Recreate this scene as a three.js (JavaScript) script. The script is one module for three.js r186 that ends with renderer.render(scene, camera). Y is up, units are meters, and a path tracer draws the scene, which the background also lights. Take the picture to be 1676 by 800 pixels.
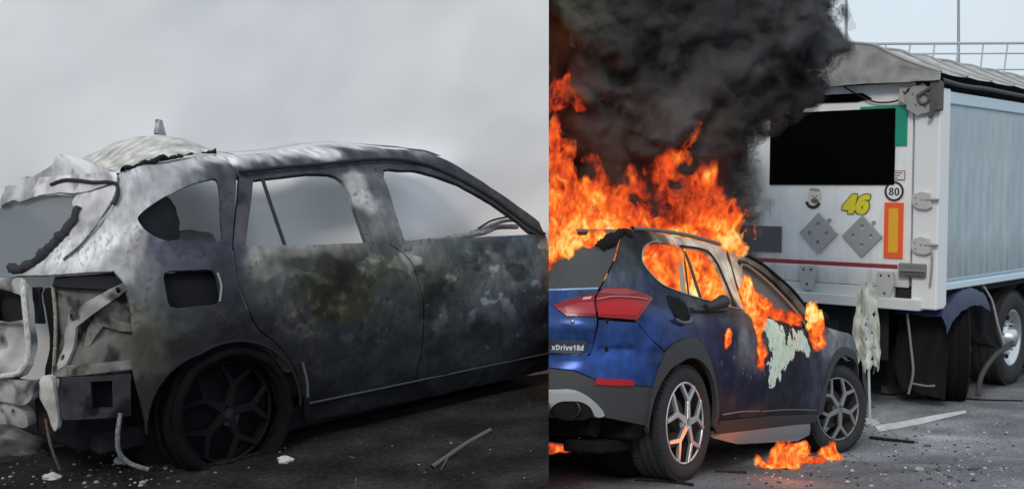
import * as THREE from 'three';
import { ImprovedNoise } from 'three/addons/math/ImprovedNoise.js';
import { mergeGeometries, mergeVertices } from 'three/addons/utils/BufferGeometryUtils.js';
import { RoundedBoxGeometry } from 'three/addons/geometries/RoundedBoxGeometry.js';
import { FontLoader } from 'three/addons/loaders/FontLoader.js';
import { TextGeometry } from 'three/addons/geometries/TextGeometry.js';

// ------------------------------------------------------------------ camera, sky, sun, exposure
const W = 1676, H = 800, F = 1900;                       // the photograph in pixels and its focal length in pixels
const EYE = 1.5;
const scene = new THREE.Scene();
const camera = new THREE.PerspectiveCamera(2 * Math.atan(400 / F) * 180 / Math.PI, W / H, 0.1, 900);
camera.position.set(0, EYE, 0);
camera.lookAt(0, EYE, -10);
const noise3 = new ImprovedNoise();
const nz = (x, y, z = 0) => noise3.noise(x + 311.7, y + 173.3, z + 91.1);
function fbm(x, y, z, o = 4) { let s = 0, a = 0.5; for (let i = 0; i < o; i++) { s += a * nz(x, y, z); x = x * 2.03 + 7.1; y = y * 2.03 + 3.7; z = z * 2.03 + 1.3; a *= 0.5; } return s; }
let seedState = 12345;
const rnd = () => { seedState = (seedState * 1664525 + 1013904223) >>> 0; return seedState / 4294967296; };
const rr = (a, b) => a + (b - a) * rnd();
const clamp = (x, a = 0, b = 1) => Math.min(b, Math.max(a, x));
const ss = (a, b, x) => { const t = clamp((x - a) / (b - a)); return t * t * (3 - 2 * t); };
const mix = (a, b, t) => a + (b - a) * t;
{
  const w = 512, h = 256, data = new Float32Array(w * h * 4);
  for (let j = 0; j < h; j++) for (let i = 0; i < w; i++) {
    const el = ((j + 0.5) / h - 0.5) * Math.PI, az = (i + 0.5) / w * 2 * Math.PI;
    const x = Math.cos(el) * Math.cos(az), y = Math.sin(el), z = Math.cos(el) * Math.sin(az);
    const n = fbm(x * 2.2, y * 4, z * 2.2, 4) * 0.16;
    const k = 0.98 + n + 0.06 * y, p = (j * w + i) * 4;
    data[p] = 0.70 * k; data[p + 1] = 0.80 * k; data[p + 2] = 0.885 * k; data[p + 3] = 1;
  }
  const sky = new THREE.DataTexture(data, w, h, THREE.RGBAFormat, THREE.FloatType);
  sky.mapping = THREE.EquirectangularReflectionMapping; sky.magFilter = sky.minFilter = THREE.LinearFilter; sky.needsUpdate = true;
  scene.background = sky; scene.environment = sky;
}
const sun = new THREE.DirectionalLight(0xfff2df, 1.25);
sun.position.set(-7, 14, 13); sun.target.position.set(0, 0, -8);
sun.castShadow = true; sun.shadow.radius = 24; sun.shadow.mapSize.set(2048, 2048);
Object.assign(sun.shadow.camera, { left: -14, right: 14, top: 14, bottom: -14, near: 1, far: 60 });
scene.add(sun, sun.target);
const renderer = new THREE.WebGLRenderer({ antialias: true });
renderer.setSize(1024, 488);
renderer.toneMapping = THREE.LinearToneMapping;
renderer.toneMappingExposure = 1.0;
renderer.shadowMap.enabled = true;

// ------------------------------------------------------------------ helpers
const V = (x, y, z) => new THREE.Vector3(x, y, z);
const at = (px, py, d) => V((px - 838) / F * d, EYE - (py - 400) / F * d, -d);      // a point of the place from where it is seen and how far off it is
const lin = (c) => { c /= 255; return c <= 0.04045 ? c / 12.92 : ((c + 0.055) / 1.055) ** 2.4; };
const unlin = (c) => 255 * (c <= 0.0031308 ? c * 12.92 : 1.055 * c ** (1 / 2.4) - 0.055);
const LIT = 0.62;
const alb = (r, g, b, e = LIT) => new THREE.Color().setRGB(Math.min(0.9, lin(r) / e), Math.min(0.9, lin(g) / e), Math.min(0.9, lin(b) / e));
const used = {};
function numbered(n) { if (!(n in used)) { used[n] = 0; return n; } used[n]++; return n + '_' + String(used[n]).padStart(3, '0'); }
function tag(o, label, category, group, kind) { o.userData.label = label; if (category) o.userData.category = category; if (group) o.userData.group = group; if (kind) o.userData.kind = kind; return o; }
function thing(name, label, category, group, parent = scene) { const g = new THREE.Group(); g.name = numbered(name); tag(g, label, category, group); parent.add(g); return g; }
function mesh(name, geo, mat, parent = scene) {
  const m = new THREE.Mesh(Array.isArray(geo) ? join(geo) : geo, mat);
  m.name = parent === scene ? numbered(name) : name; m.castShadow = m.receiveShadow = true; parent.add(m); return m;
}
function join(list) {
  const gs = list.map((g) => { const q = g.index ? g.toNonIndexed() : g.clone(); for (const k of Object.keys(q.attributes)) if (!['position', 'normal', 'uv'].includes(k)) q.deleteAttribute(k); if (!q.attributes.uv) q.setAttribute('uv', new THREE.BufferAttribute(new Float32Array(q.attributes.position.count * 2), 2)); return q; });
  return mergeGeometries(gs);
}
const mat = (color, roughness = 0.8, more = {}) => new THREE.MeshPhysicalMaterial({ color, roughness, metalness: 0, side: THREE.DoubleSide, specularIntensity: roughness >= 0.8 ? 0.25 : roughness >= 0.6 ? 0.6 : 1, ...more });   // soot, dust and char hardly shine
function noiseTex(w, h, fn, srgb = true) {
  const d = new Uint8Array(w * h * 4);
  for (let j = 0; j < h; j++) for (let i = 0; i < w; i++) { const c = fn((i + 0.5) / w, (j + 0.5) / h), p = (j * w + i) * 4; d[p] = clamp(c[0], 0, 255); d[p + 1] = clamp(c[1], 0, 255); d[p + 2] = clamp(c[2], 0, 255); d[p + 3] = c.length > 3 ? c[3] : 255; }
  const t = new THREE.DataTexture(d, w, h); if (srgb) t.colorSpace = THREE.SRGBColorSpace; t.magFilter = t.minFilter = THREE.LinearFilter; t.wrapS = t.wrapT = THREE.RepeatWrapping; t.needsUpdate = true; return t;
}
function box(x0, x1, y0, y1, z0, z1, r = 0.006) {
  const w = Math.abs(x1 - x0), h = Math.abs(y1 - y0), d = Math.abs(z1 - z0), g = new RoundedBoxGeometry(w, h, d, 2, Math.min(r, w / 2.1, h / 2.1, d / 2.1));
  g.translate((x0 + x1) / 2, (y0 + y1) / 2, (z0 + z1) / 2); return g;
}
function tube(pts, r, seg = 24, rs = 7, tension = 0.5) { return new THREE.TubeGeometry(new THREE.CatmullRomCurve3(pts.map((p) => (p.isVector3 ? p : V(...p))), false, 'centripetal', tension), seg, r, rs, false); }
function bar(a, b, r, r2 = r, rs = 8) { a = a.isVector3 ? a : V(...a); b = b.isVector3 ? b : V(...b); const g = new THREE.CylinderGeometry(r2, r, a.distanceTo(b), rs); g.translate(0, a.distanceTo(b) / 2, 0); g.applyQuaternion(new THREE.Quaternion().setFromUnitVectors(V(0, 1, 0), b.clone().sub(a).normalize())); g.translate(a.x, a.y, a.z); return g; }
function extrude(pts, depth, bevel = 0.003, holes = []) {
  const s = new THREE.Shape(pts.map((p) => new THREE.Vector2(p[0], p[1])));
  for (const h of holes) s.holes.push(new THREE.Path(h.map((p) => new THREE.Vector2(p[0], p[1]))));
  return new THREE.ExtrudeGeometry(s, { depth, bevelEnabled: bevel > 0, bevelSize: bevel, bevelThickness: bevel, bevelSegments: 2, steps: 1 });
}
const ring = (cx, cy, r, n = 10) => Array.from({ length: n }, (_, i) => [cx + r * Math.cos(-i / n * 2 * Math.PI), cy + r * Math.sin(-i / n * 2 * Math.PI)]);
const poseOf = (p, ypr) => new THREE.Matrix4().compose(V(p[0], p[1] + EYE, p[2]), new THREE.Quaternion().setFromEuler(new THREE.Euler(ypr[1] * Math.PI / 180, ypr[0] * Math.PI / 180, ypr[2] * Math.PI / 180, 'YXZ')), V(1, 1, 1));
const POSE_FIRE = poseOf([0.319, -1.442, -7.425], [144.52, 4.77, -1.97]);
const POSE_WRECK = poseOf([-1.884, -1.122, -6.193], [131.42, -5.2, 0.53]);
const POSE_TRAILER = poseOf([2.963, -1.519, -11.562], [137.54, -1.92, 2.07]);
const SEAM = 0.0317;                                     // where the smoke ends in a sharp front: the plane x = SEAM * -z

// cut a geometry along a plane n.p + c >= 0 (kept)
function cut(geo, n, c) {
  const g = geo.index ? geo.toNonIndexed() : geo, names = Object.keys(g.attributes), src = names.map((k) => g.attributes[k]), out = names.map(() => []), P = g.attributes.position;
  const emit = (v) => v.forEach((a, k) => out[k].push(...a));
  for (let t = 0; t < P.count; t += 3) {
    const vs = [], ds = [];
    for (let i = 0; i < 3; i++) { vs.push(src.map((a) => Array.from({ length: a.itemSize }, (_, q) => a.getComponent(t + i, q)))); ds.push(n.x * P.getX(t + i) + n.y * P.getY(t + i) + n.z * P.getZ(t + i) + c); }
    if (ds.every((d) => d >= 0)) { vs.forEach(emit); continue; }
    if (ds.every((d) => d < 0)) continue;
    const poly = [];
    for (let i = 0; i < 3; i++) {
      const j = (i + 1) % 3;
      if (ds[i] >= 0) poly.push(vs[i]);
      if ((ds[i] >= 0) !== (ds[j] >= 0)) { const s = ds[i] / (ds[i] - ds[j]); poly.push(vs[i].map((a, k) => a.map((x, q) => x + (vs[j][k][q] - x) * s))); }
    }
    for (let i = 1; i + 1 < poly.length; i++) { emit(poly[0]); emit(poly[i]); emit(poly[i + 1]); }
  }
  const r = new THREE.BufferGeometry(); names.forEach((k, i) => r.setAttribute(k, new THREE.BufferAttribute(new Float32Array(out[i]), src[i].itemSize))); return r;
}
function cutAll(root, n, c) {                             // plane in the coordinates of the world, for every mesh under root
  root.updateWorldMatrix(true, true); const gone = [];
  root.traverse((o) => { if (!o.isMesh) return; const p = new THREE.Plane(n.clone(), c).applyMatrix4(o.matrixWorld.clone().invert()); o.geometry = cut(o.geometry, p.normal, p.constant); if (!o.geometry.attributes.position.count) gone.push(o); });
  gone.forEach((o) => o.parent.remove(o));
}

// closed surface of a field over a box (surface nets); f > 0 inside
function isoField(f, lo, hi, cell) {
  const n = [0, 1, 2].map((k) => Math.max(4, Math.ceil((hi[k] - lo[k]) / cell) + 1)), v = new Float32Array(n[0] * n[1] * n[2]);
  for (let k = 0, p = 0; k < n[2]; k++) for (let j = 0; j < n[1]; j++) for (let i = 0; i < n[0]; i++, p++) {
    const e = i === 0 || j === 0 || k === 0 || i === n[0] - 1 || j === n[1] - 1 || k === n[2] - 1;
    v[p] = e ? -1 : f(lo[0] + i * cell, lo[1] + j * cell, lo[2] + k * cell);
  }
  return { v, n, lo, cell };
}
function netOf({ v, n, lo, cell }, iso = 0) {
  const [nx, ny, nzz] = n, id = new Int32Array(nx * ny * nzz).fill(-1), pos = [], nor = [], idx = [], S = [1, nx, nx * ny];
  for (let k = 0; k < nzz - 1; k++) for (let j = 0; j < ny - 1; j++) for (let i = 0; i < nx - 1; i++) {
    const p = i + j * nx + k * nx * ny; let m = 0, c = 0, x = 0, y = 0, z = 0; const q = [];
    for (let b = 0; b < 8; b++) { const d = v[p + (b & 1) + ((b >> 1) & 1) * nx + (b >> 2) * nx * ny] - iso; q.push(d); if (d > 0) m++; }
    if (m === 0 || m === 8) continue;
    for (let a = 0; a < 8; a++) for (const s of [1, 2, 4]) if (!(a & s) && (q[a] > 0) !== (q[a | s] > 0)) {
      const t = q[a] / (q[a] - q[a | s]); c++;
      x += (a & 1) + (s === 1 ? t : 0); y += ((a >> 1) & 1) + (s === 2 ? t : 0); z += (a >> 2) + (s === 4 ? t : 0);
    }
    id[p] = pos.length / 3; pos.push(lo[0] + (i + x / c) * cell, lo[1] + (j + y / c) * cell, lo[2] + (k + z / c) * cell);
    const gx = q[1] + q[3] + q[5] + q[7] - q[0] - q[2] - q[4] - q[6], gy = q[2] + q[3] + q[6] + q[7] - q[0] - q[1] - q[4] - q[5], gz = q[4] + q[5] + q[6] + q[7] - q[0] - q[1] - q[2] - q[3], l = Math.hypot(gx, gy, gz) || 1;
    nor.push(-gx / l, -gy / l, -gz / l);
  }
  for (let k = 1; k < nzz - 1; k++) for (let j = 1; j < ny - 1; j++) for (let i = 1; i < nx - 1; i++) {
    const p = i + j * nx + k * nx * ny, a = v[p] > iso;
    for (let d = 0; d < 3; d++) {
      if (a === v[p + S[d]] > iso) continue;
      const u = S[(d + 1) % 3], w = S[(d + 2) % 3], A = id[p], B = id[p - u], C = id[p - u - w], D = id[p - w];
      if (A < 0 || B < 0 || C < 0 || D < 0) continue;
      if (a) idx.push(A, B, C, A, C, D); else idx.push(A, C, B, A, D, C);
    }
  }
  const g = new THREE.BufferGeometry(); g.setAttribute('position', new THREE.BufferAttribute(new Float32Array(pos), 3)); g.setAttribute('normal', new THREE.BufferAttribute(new Float32Array(nor), 3)); g.setIndex(idx); return g;
}
function paintVertices(g, fn) {
  const P = g.attributes.position, c = new Float32Array(P.count * 4);
  for (let i = 0; i < P.count; i++) { const q = fn(P.getX(i), P.getY(i), P.getZ(i)); c.set(q.length > 3 ? q : [...q, 1], i * 4); }
  g.setAttribute('color', new THREE.BufferAttribute(c, 4)); return g;
}

// ------------------------------------------------------------------ ground
function planeThrough(a, b, c) { const n = b.clone().sub(a).cross(c.clone().sub(a)).normalize(); return (x, z) => a.y - (n.x * (x - a.x) + n.z * (z - a.z)) / n.y; }
const wheelSpots = [[1.02, 0.087, -6.93], [2.565, -0.135, -9.1], [1.16, -0.193, -10.09], [4.37, -0.035, -11.45], [5.26, 0.01, -12.45], [3.63, 0.06, -13.9], [9.2, 0.15, -16.7], [1.8, 0.0, -8.0], [0.4, 0.1, -6.6], [3.2, 0.1, -6.9], [3.2, -0.09, -9.4], [-4, 0, -10], [0, 0, -20], [14, 0, -8], [12, 0, -25], [0, 0.1, -3], [30, 0, 0], [-20, 0, 0], [0, 0, -60]];
function roadY(x, z) { let s = 0, w = 0; for (const [a, b, c] of wheelSpots) { const q = 1 / (((x - a) ** 2 + (z - c) ** 2) ** 1.6 + 0.02); s += q * b; w += q; } return s / w + 0.006 * fbm(x * 1.3, 0, z * 1.3, 3); }
const bankY = planeThrough(V(-1.36, 0.465, -5.59), V(0.208, 0.656, -6.97), V(-2.42, 0.48, -6.79));
const vergeY = (x, z) => Math.max(0.2, bankY(x, z)) - 0.05 * ss(-5.0, -3.5, z) + 0.012 * fbm(x * 3, 1, z * 3, 4);
function groundAt(px, py, fn = roadY, lift = 0) { for (let d = 2.5; d < 60; d += 0.01) { const p = at(px, py, d); if (p.y <= fn(p.x, p.z) + lift) return p; } return at(px, py, 60); }
function sheet(xs, zs, fn, uvScale = 1) {
  const pos = [], uv = [], idx = [];
  for (const z of zs) for (const x of xs) { pos.push(x, fn(x, z), z); uv.push(x * uvScale, z * uvScale); }
  for (let j = 0; j + 1 < zs.length; j++) for (let i = 0; i + 1 < xs.length; i++) { const a = j * xs.length + i, b = a + 1, c = a + xs.length, d = c + 1; idx.push(a, b, d, a, d, c); }
  const g = new THREE.BufferGeometry(); g.setAttribute('position', new THREE.BufferAttribute(new Float32Array(pos), 3)); g.setAttribute('uv', new THREE.BufferAttribute(new Float32Array(uv), 2)); g.setIndex(idx); g.computeVertexNormals(); return g;
}
const steps = (a, b, s) => { const o = []; for (let x = a; x < b - 1e-6; x += s) o.push(x); o.push(b); return o; };
{
  const xs = [-400, -120, -40, -15, ...steps(-6, 12, 0.12), 20, 45, 120, 400], zs = [60, 20, 5, 0, ...steps(-3, -20, -0.0001).slice(0, 0)];
  for (let z = -4; z > -18; z -= 0.12) zs.push(z); zs.push(-22, -30, -50, -100, -250, -600);
  // asphalt grain and grit; vertex colours add foam residue and darker spots
  const wetMap = noiseTex(1024, 1024, (a, b) => {
    const x = a * 4, z = b * 4;                            // 4 m repeat for grain
    const T = (f) => mix(mix(f(x, z), f(x - 4, z), a), mix(f(x, z - 4), f(x - 4, z - 4), a), b); const g = T((x, z) => nz(x * 60, z * 60, 3) * 46 + nz(x * 25, z * 25, 9) * 28 + fbm(x * 2, z * 2, 5, 4) * 60); const v = 116 + g + (rnd() - 0.5) * 34 + (rnd() > 0.994 ? 50 : 0);
    return [v, v * 1.01, v * 1.04];
  });
  wetMap.repeat.set(0.25, 0.25);
  const g = sheet(xs, zs, roadY);
  const foam = groundAt(1450, 700), foam2 = groundAt(1330, 745), soot = groundAt(1080, 760), far = groundAt(1500, 620);
  paintVertices(g, (x, y, z) => {
    const n = fbm(x * 1.7, 3, z * 1.7, 4), n2 = fbm(x * 6, 8, z * 6, 3);
    const spot = (p, rx, rz) => Math.exp(-(((x - p.x) / rx) ** 2 + ((z - p.z) / rz) ** 2)) ;
    const f = clamp((spot(foam, 1.0, 0.9) * 0.9 + spot(foam2, 0.45, 0.5)) * (0.75 + 1.6 * n + 1.2 * n2));
    const s = clamp(spot(soot, 0.8, 0.5) * (1 + n) + spot(far, 1.6, 0.9) * 0.9);  // darker under the tail of the car and under the trailer
    const k = (1 + 0.9 * f) * (1 - 0.6 * s) * (1 + 0.5 * n);
    return [k, k, k * 1.02];
  });
  const road = mesh('road', g, mat(0xffffff, 0.82, { map: wetMap, vertexColors: true, bumpMap: wetMap, bumpScale: 0.004 }));
  tag(road, 'grey worn asphalt road with darker spots and pale foam residue', null, null, 'structure');
  road.name = 'road';
  // painted line between car and trailer
  const line = [], L0 = [groundAt(1432, 697), groundAt(1440, 707), groundAt(1583, 672), groundAt(1583, 677)];
  const p = [], ix = [], N = 14;
  for (let i = 0; i <= N; i++) for (let j = 0; j < 2; j++) { const a = j ? L0[1] : L0[0], b = j ? L0[3] : L0[2], x = mix(a.x, b.x, i / N) + 0.006 * nz(i * 2.3, j * 9), z = mix(a.z, b.z, i / N) + 0.01 * nz(i * 1.9, 5 + j * 9); p.push(x, roadY(x, z) + 0.005, z); if (i < N && !j) { const q = i * 2; ix.push(q, q + 1, q + 3, q, q + 3, q + 2); } }
  const lg = new THREE.BufferGeometry(); lg.setAttribute('position', new THREE.BufferAttribute(new Float32Array(p), 3)); lg.setIndex(ix); lg.computeVertexNormals();
  paintVertices(lg, (x, y, z) => { const k = 0.8 + 0.5 * fbm(x * 9, z * 9, 1, 3); return [k, k, k]; });
  const lm = mesh('road_marking', lg, mat(new THREE.Color(0.74, 0.75, 0.74), 0.8, { vertexColors: true }));
  tag(lm, 'worn white painted line on the road before the trailer', null, null, 'structure');

  // raised charred verge on which the burnt-out car stands, its edge a vertical face
  const pos = [], uv = [], idx = [], cols = 90, rows = 100;
  for (let j = 0; j <= rows; j++) { const z = mix(-2.4, -11, (j / rows) ** 1.1); for (let i = 0; i <= cols; i++) { const x = mix(SEAM * -z, -7, (i / cols) ** 1.25); pos.push(x, vergeY(x, z), z); uv.push(x, z); } }
  for (let j = 0; j < rows; j++) for (let i = 0; i < cols; i++) { const a = j * (cols + 1) + i, b = a + 1, c = a + cols + 1, d = c + 1; idx.push(a, d, b, a, c, d); }
  const base = pos.length / 3;
  for (let j = 0; j <= rows; j++) { const a = j * (cols + 1) * 3; pos.push(pos[a], pos[a + 1], pos[a + 2], pos[a] + 0.0, -0.4, pos[a + 2]); uv.push(0, pos[a + 2], 0.5, pos[a + 2]); }
  for (let j = 0; j < rows; j++) { const a = base + j * 2; idx.push(a, a + 1, a + 3, a, a + 3, a + 2); }
  const vg = new THREE.BufferGeometry(); vg.setAttribute('position', new THREE.BufferAttribute(new Float32Array(pos), 3)); vg.setAttribute('uv', new THREE.BufferAttribute(new Float32Array(uv), 2)); vg.setIndex(idx); vg.computeVertexNormals();
  const charMap = noiseTex(768, 768, (a, b) => { const x = a * 4, z = b * 4, n = fbm(x * 3, z * 3, 2, 5), g = nz(x * 40, z * 40, 1); const v = 38 + n * 44 + g * 16 + (rnd() - 0.5) * 22 + (rnd() > 0.997 ? 60 : 0); return [v * 1.03, v * 0.98, v * 0.97]; });
  charMap.repeat.set(1 / 4, 1 / 4); charMap.offset.set(0.85, 0);
  const ash = groundAt(40, 720, vergeY);
  paintVertices(vg, (x, y, z) => { const s = Math.exp(-(((x - ash.x) / 0.7) ** 2 + ((z - ash.z) / 0.5) ** 2)), n = fbm(x * 5, 2, z * 5, 4); const k = 0.95 + 1.6 * s * clamp(0.6 + 2 * n) + 0.5 * n; return [k, k, k * (1 + 0.05 * s)]; });
  const verge = mesh('verge', vg, mat(0xffffff, 0.95, { map: charMap, vertexColors: true, bumpMap: charMap, bumpScale: 0.008 }));
  tag(verge, 'raised dark charred verge littered with ash', null, null, 'structure');
}

// ------------------------------------------------------------------ the body of a compact crossover: right-hand skin as a map of (u along the outline, y)
const table = (xs, ys) => (x) => { if (x <= xs[0]) return ys[0]; for (let i = 1; i < xs.length; i++) if (x <= xs[i]) return mix(ys[i - 1], ys[i], (x - xs[i - 1]) / (xs[i] - xs[i - 1])); return ys[ys.length - 1]; };
const soft = (f, d) => { const c = new Map(); return (x) => { const k = Math.round(x * 500); let r = c.get(k); if (r === undefined) { const y = k / 500; r = (f(y - d) + 2 * f(y - d / 2) + 2 * f(y) + 2 * f(y + d / 2) + f(y + d)) / 8; c.set(k, r); } const k2 = x * 500 - k; let r2 = c.get(k + Math.sign(k2)); return r2 === undefined ? r : mix(r, r2, Math.abs(k2)); }; };
const halfW = soft(table([0.12, 0.22, 0.30, 0.42, 0.60, 0.80, 0.92, 1.0, 1.06, 1.20, 1.35, 1.47, 1.53, 1.57, 1.60], [0.78, 0.835, 0.865, 0.885, 0.90, 0.905, 0.895, 0.862, 0.825, 0.775, 0.725, 0.67, 0.61, 0.50, 0.3]), 0.03);
const rearZ = soft(table([0.12, 0.22, 0.35, 0.55, 0.66, 0.75, 0.95, 1.02, 1.08, 1.30, 1.45, 1.60], [-0.80, -0.86, -0.92, -0.935, -0.92, -0.885, -0.89, -0.875, -0.82, -0.68, -0.60, -0.55]), 0.02);
const frontZ = table([0.12, 0.3, 0.5, 0.7, 0.85, 0.95, 1.05, 1.6], [3.38, 3.46, 3.51, 3.5, 3.44, 3.3, 3.0, 2.9]);
const Z0 = -0.15, Z1 = 2.75, LU = 1.45, EXP = 2 / 2.8;
function skin(u, y) {
  let x = halfW(y), z = u;
  if (u < Z0) { const a = Math.min(1, (Z0 - u) / LU) * Math.PI / 2; x *= Math.cos(a) ** EXP; z = Z0 - (Z0 - rearZ(y)) * Math.sin(a) ** EXP; }
  else if (u > Z1) { const a = Math.min(1, (u - Z1) / LU) * Math.PI / 2; x *= Math.cos(a) ** EXP; z = Z1 + (frontZ(y) - Z1) * Math.sin(a) ** EXP; }
  return [-x, y, z];
}
function skinAt(u, y, o = 0, map = skin) {
  const e = 0.004, p = map(u, y), a = map(u + e, y), b = map(u - e, y), c = map(u, y + e), d = map(u, y - e);
  const ux = a[0] - b[0], uy = a[1] - b[1], uz = a[2] - b[2], vx = c[0] - d[0], vy = c[1] - d[1], vz = c[2] - d[2];
  let nx = uy * vz - uz * vy, ny = uz * vx - ux * vz, n3 = ux * vy - uy * vx; const l = Math.hypot(nx, ny, n3) || 1; nx /= l; ny /= l; n3 /= l;
  return [p[0] + nx * o, p[1] + ny * o, p[2] + n3 * o, nx, ny, n3];
}
const areaOf = (p) => { let s = 0; for (let i = 0; i < p.length; i++) { const q = p[(i + 1) % p.length]; s += p[i][0] * q[1] - q[0] * p[i][1]; } return s / 2; };
const smoothPath = (pts, n = 4, closed = false) => new THREE.CatmullRomCurve3(pts.map((p) => V(p[0], p[1], 0)), closed, 'centripetal').getPoints(pts.length * n).map((p) => [p.x, p.y]);
function resample(poly, h) { const o = []; for (let i = 0; i < poly.length; i++) { const a = poly[i], b = poly[(i + 1) % poly.length], n = Math.max(1, Math.ceil(Math.hypot(b[0] - a[0], b[1] - a[1]) / h)); for (let k = 0; k < n; k++) o.push([mix(a[0], b[0], k / n), mix(a[1], b[1], k / n)]); } return o; }
function panel(outer, { holes = [], h = 0.02, t = 0.012, off = 0, map = skin, dent = null, flip = false } = {}) {
  let poly = outer.slice(); if (areaOf(poly) < 0) poly.reverse();
  const loops = [poly.slice()];
  for (let hole of holes) {
    hole = hole.slice(); if (areaOf(hole) > 0) hole.reverse(); loops.push(hole.slice());
    let best = 1e9, bi = 0, bj = 0;
    poly.forEach((p, i) => hole.forEach((q, j) => { const d = Math.hypot(p[0] - q[0], p[1] - q[1]); if (d < best) { best = d; bi = i; bj = j; } }));
    poly = [...poly.slice(0, bi + 1), ...hole.slice(bj), ...hole.slice(0, bj + 1), ...poly.slice(bi)];
  }
  const fine = resample(poly, h * 0.9), u0 = Math.min(...fine.map((p) => p[0])), u1 = Math.max(...fine.map((p) => p[0])), v0 = Math.min(...fine.map((p) => p[1])), v1 = Math.max(...fine.map((p) => p[1]));
  const nu = Math.ceil((u1 - u0) / h) + 1, nv = Math.ceil((v1 - v0) / h) + 1, hit = new Uint8Array(nu * nv);
  for (let i = 0; i < fine.length; i++) { const a = fine[i], b = fine[(i + 1) % fine.length]; for (let x = Math.floor((Math.min(a[0], b[0]) - u0) / h - 1e-6); x <= Math.floor((Math.max(a[0], b[0]) - u0) / h + 1e-6); x++) for (let y = Math.floor((Math.min(a[1], b[1]) - v0) / h - 1e-6); y <= Math.floor((Math.max(a[1], b[1]) - v0) / h + 1e-6); y++) if (x >= 0 && y >= 0 && x < nu && y < nv) hit[y * nu + x] = 1; }
  const inside = (x, y) => { let r = false; for (let i = 0, j = poly.length - 1; i < poly.length; j = i++) { const a = poly[i], b = poly[j]; if ((a[1] > y) !== (b[1] > y) && x < (b[0] - a[0]) * (y - a[1]) / (b[1] - a[1]) + a[0]) r = !r; } return r; };
  const ids = new Map(), uvs = [], tri = [];
  const vid = (x, y) => { const k = Math.round(x * 2e4) + ',' + Math.round(y * 2e4); let i = ids.get(k); if (i === undefined) { i = uvs.length; ids.set(k, i); uvs.push([x, y]); } return i; };
  const clip = (pts, ax, val, keepLess) => { const o = []; for (let i = 0; i < pts.length; i++) { const a = pts[i], b = pts[(i + 1) % pts.length], da = keepLess ? val - a[ax] : a[ax] - val, db = keepLess ? val - b[ax] : b[ax] - val; if (da >= 0) o.push(a); if ((da >= 0) !== (db >= 0)) { const s = da / (da - db); o.push([mix(a[0], b[0], s), mix(a[1], b[1], s)]); } } return o; };
  for (let y = 0; y < nv; y++) {
    const vb = v0 + y * h; let row = null;
    for (let x = 0; x < nu; x++) {
      const ub = u0 + x * h;
      if (!hit[y * nu + x]) { if (inside(ub + h / 2, vb + h / 2)) { const a = vid(ub, vb), b = vid(ub + h, vb), c = vid(ub + h, vb + h), d = vid(ub, vb + h); tri.push(a, b, c, a, c, d); } continue; }
      row ??= clip(clip(fine, 1, vb, false), 1, vb + h, true);
      const c = clip(clip(row, 0, ub, false), 0, ub + h, true), q = [];
      for (const p of c) { const l = q[q.length - 1]; if (!l || Math.hypot(p[0] - l[0], p[1] - l[1]) > 1e-5) q.push(p); }
      if (q.length > 2 && Math.hypot(q[0][0] - q[q.length - 1][0], q[0][1] - q[q.length - 1][1]) < 1e-5) q.pop();
      if (q.length < 3 || Math.abs(areaOf(q)) < 1e-8) continue;
      for (const f of THREE.ShapeUtils.triangulateShape(q.map((p) => new THREE.Vector2(p[0], p[1])), [])) { const [A, B, C] = f.map((i) => q[i]); const ar = areaOf([A, B, C]); if (Math.abs(ar) < 1e-9) continue; const i = [vid(...A), vid(...B), vid(...C)]; if (ar > 0) tri.push(...i); else tri.push(i[0], i[2], i[1]); }
    }
  }
  const pos = [], nor = [], uv = [], idx = [], n = uvs.length, P = (u, v, o) => skinAt(u, v, o + off + (dent ? dent(u, v) : 0), map);
  const tex = (u, v) => uv.push((u + 1.7) / 5.4, v / 1.8);
  for (const [u, v] of uvs) { const p = P(u, v, 0); pos.push(p[0], p[1], p[2]); if (dent) { const e = 0.01, a = P(u + e, v, 0), b = P(u - e, v, 0), c = P(u, v + e, 0), d = P(u, v - e, 0), m = V(a[0] - b[0], a[1] - b[1], a[2] - b[2]).cross(V(c[0] - d[0], c[1] - d[1], c[2] - d[2])).normalize(); nor.push(m.x, m.y, m.z); } else nor.push(p[3], p[4], p[5]); tex(u, v); }
  for (const [u, v] of uvs) { const p = P(u, v, -t); pos.push(p[0], p[1], p[2]); nor.push(-p[3], -p[4], -p[5]); tex(u, v); }
  for (let i = 0; i < tri.length; i += 3) { idx.push(tri[i], tri[i + 1], tri[i + 2], n + tri[i], n + tri[i + 2], n + tri[i + 1]); }
  for (const loop of loops) {
    const L = resample(loop, h); for (let i = 0; i < L.length; i++) {
      const a = L[i], b = L[(i + 1) % L.length], k = pos.length / 3, q = [P(...a, 0), P(...b, 0), P(...b, -t), P(...a, -t)], e = V(q[1][0] - q[0][0], q[1][1] - q[0][1], q[1][2] - q[0][2]).cross(V(q[0][3], q[0][4], q[0][5])).normalize();
      for (const c of q) { pos.push(c[0], c[1], c[2]); nor.push(e.x, e.y, e.z); } tex(...a); tex(...b); tex(...b); tex(...a); idx.push(k, k + 2, k + 1, k, k + 3, k + 2);
    }
  }
  if (flip) { for (let i = 0; i < pos.length; i += 3) { pos[i] *= -1; nor[i] *= -1; } for (let i = 0; i < idx.length; i += 3) { const s = idx[i + 1]; idx[i + 1] = idx[i + 2]; idx[i + 2] = s; } }
  const g = new THREE.BufferGeometry(); g.setAttribute('position', new THREE.BufferAttribute(new Float32Array(pos), 3)); g.setAttribute('normal', new THREE.BufferAttribute(new Float32Array(nor), 3)); g.setAttribute('uv', new THREE.BufferAttribute(new Float32Array(uv), 2)); g.setIndex(idx); return g;
}
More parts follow.
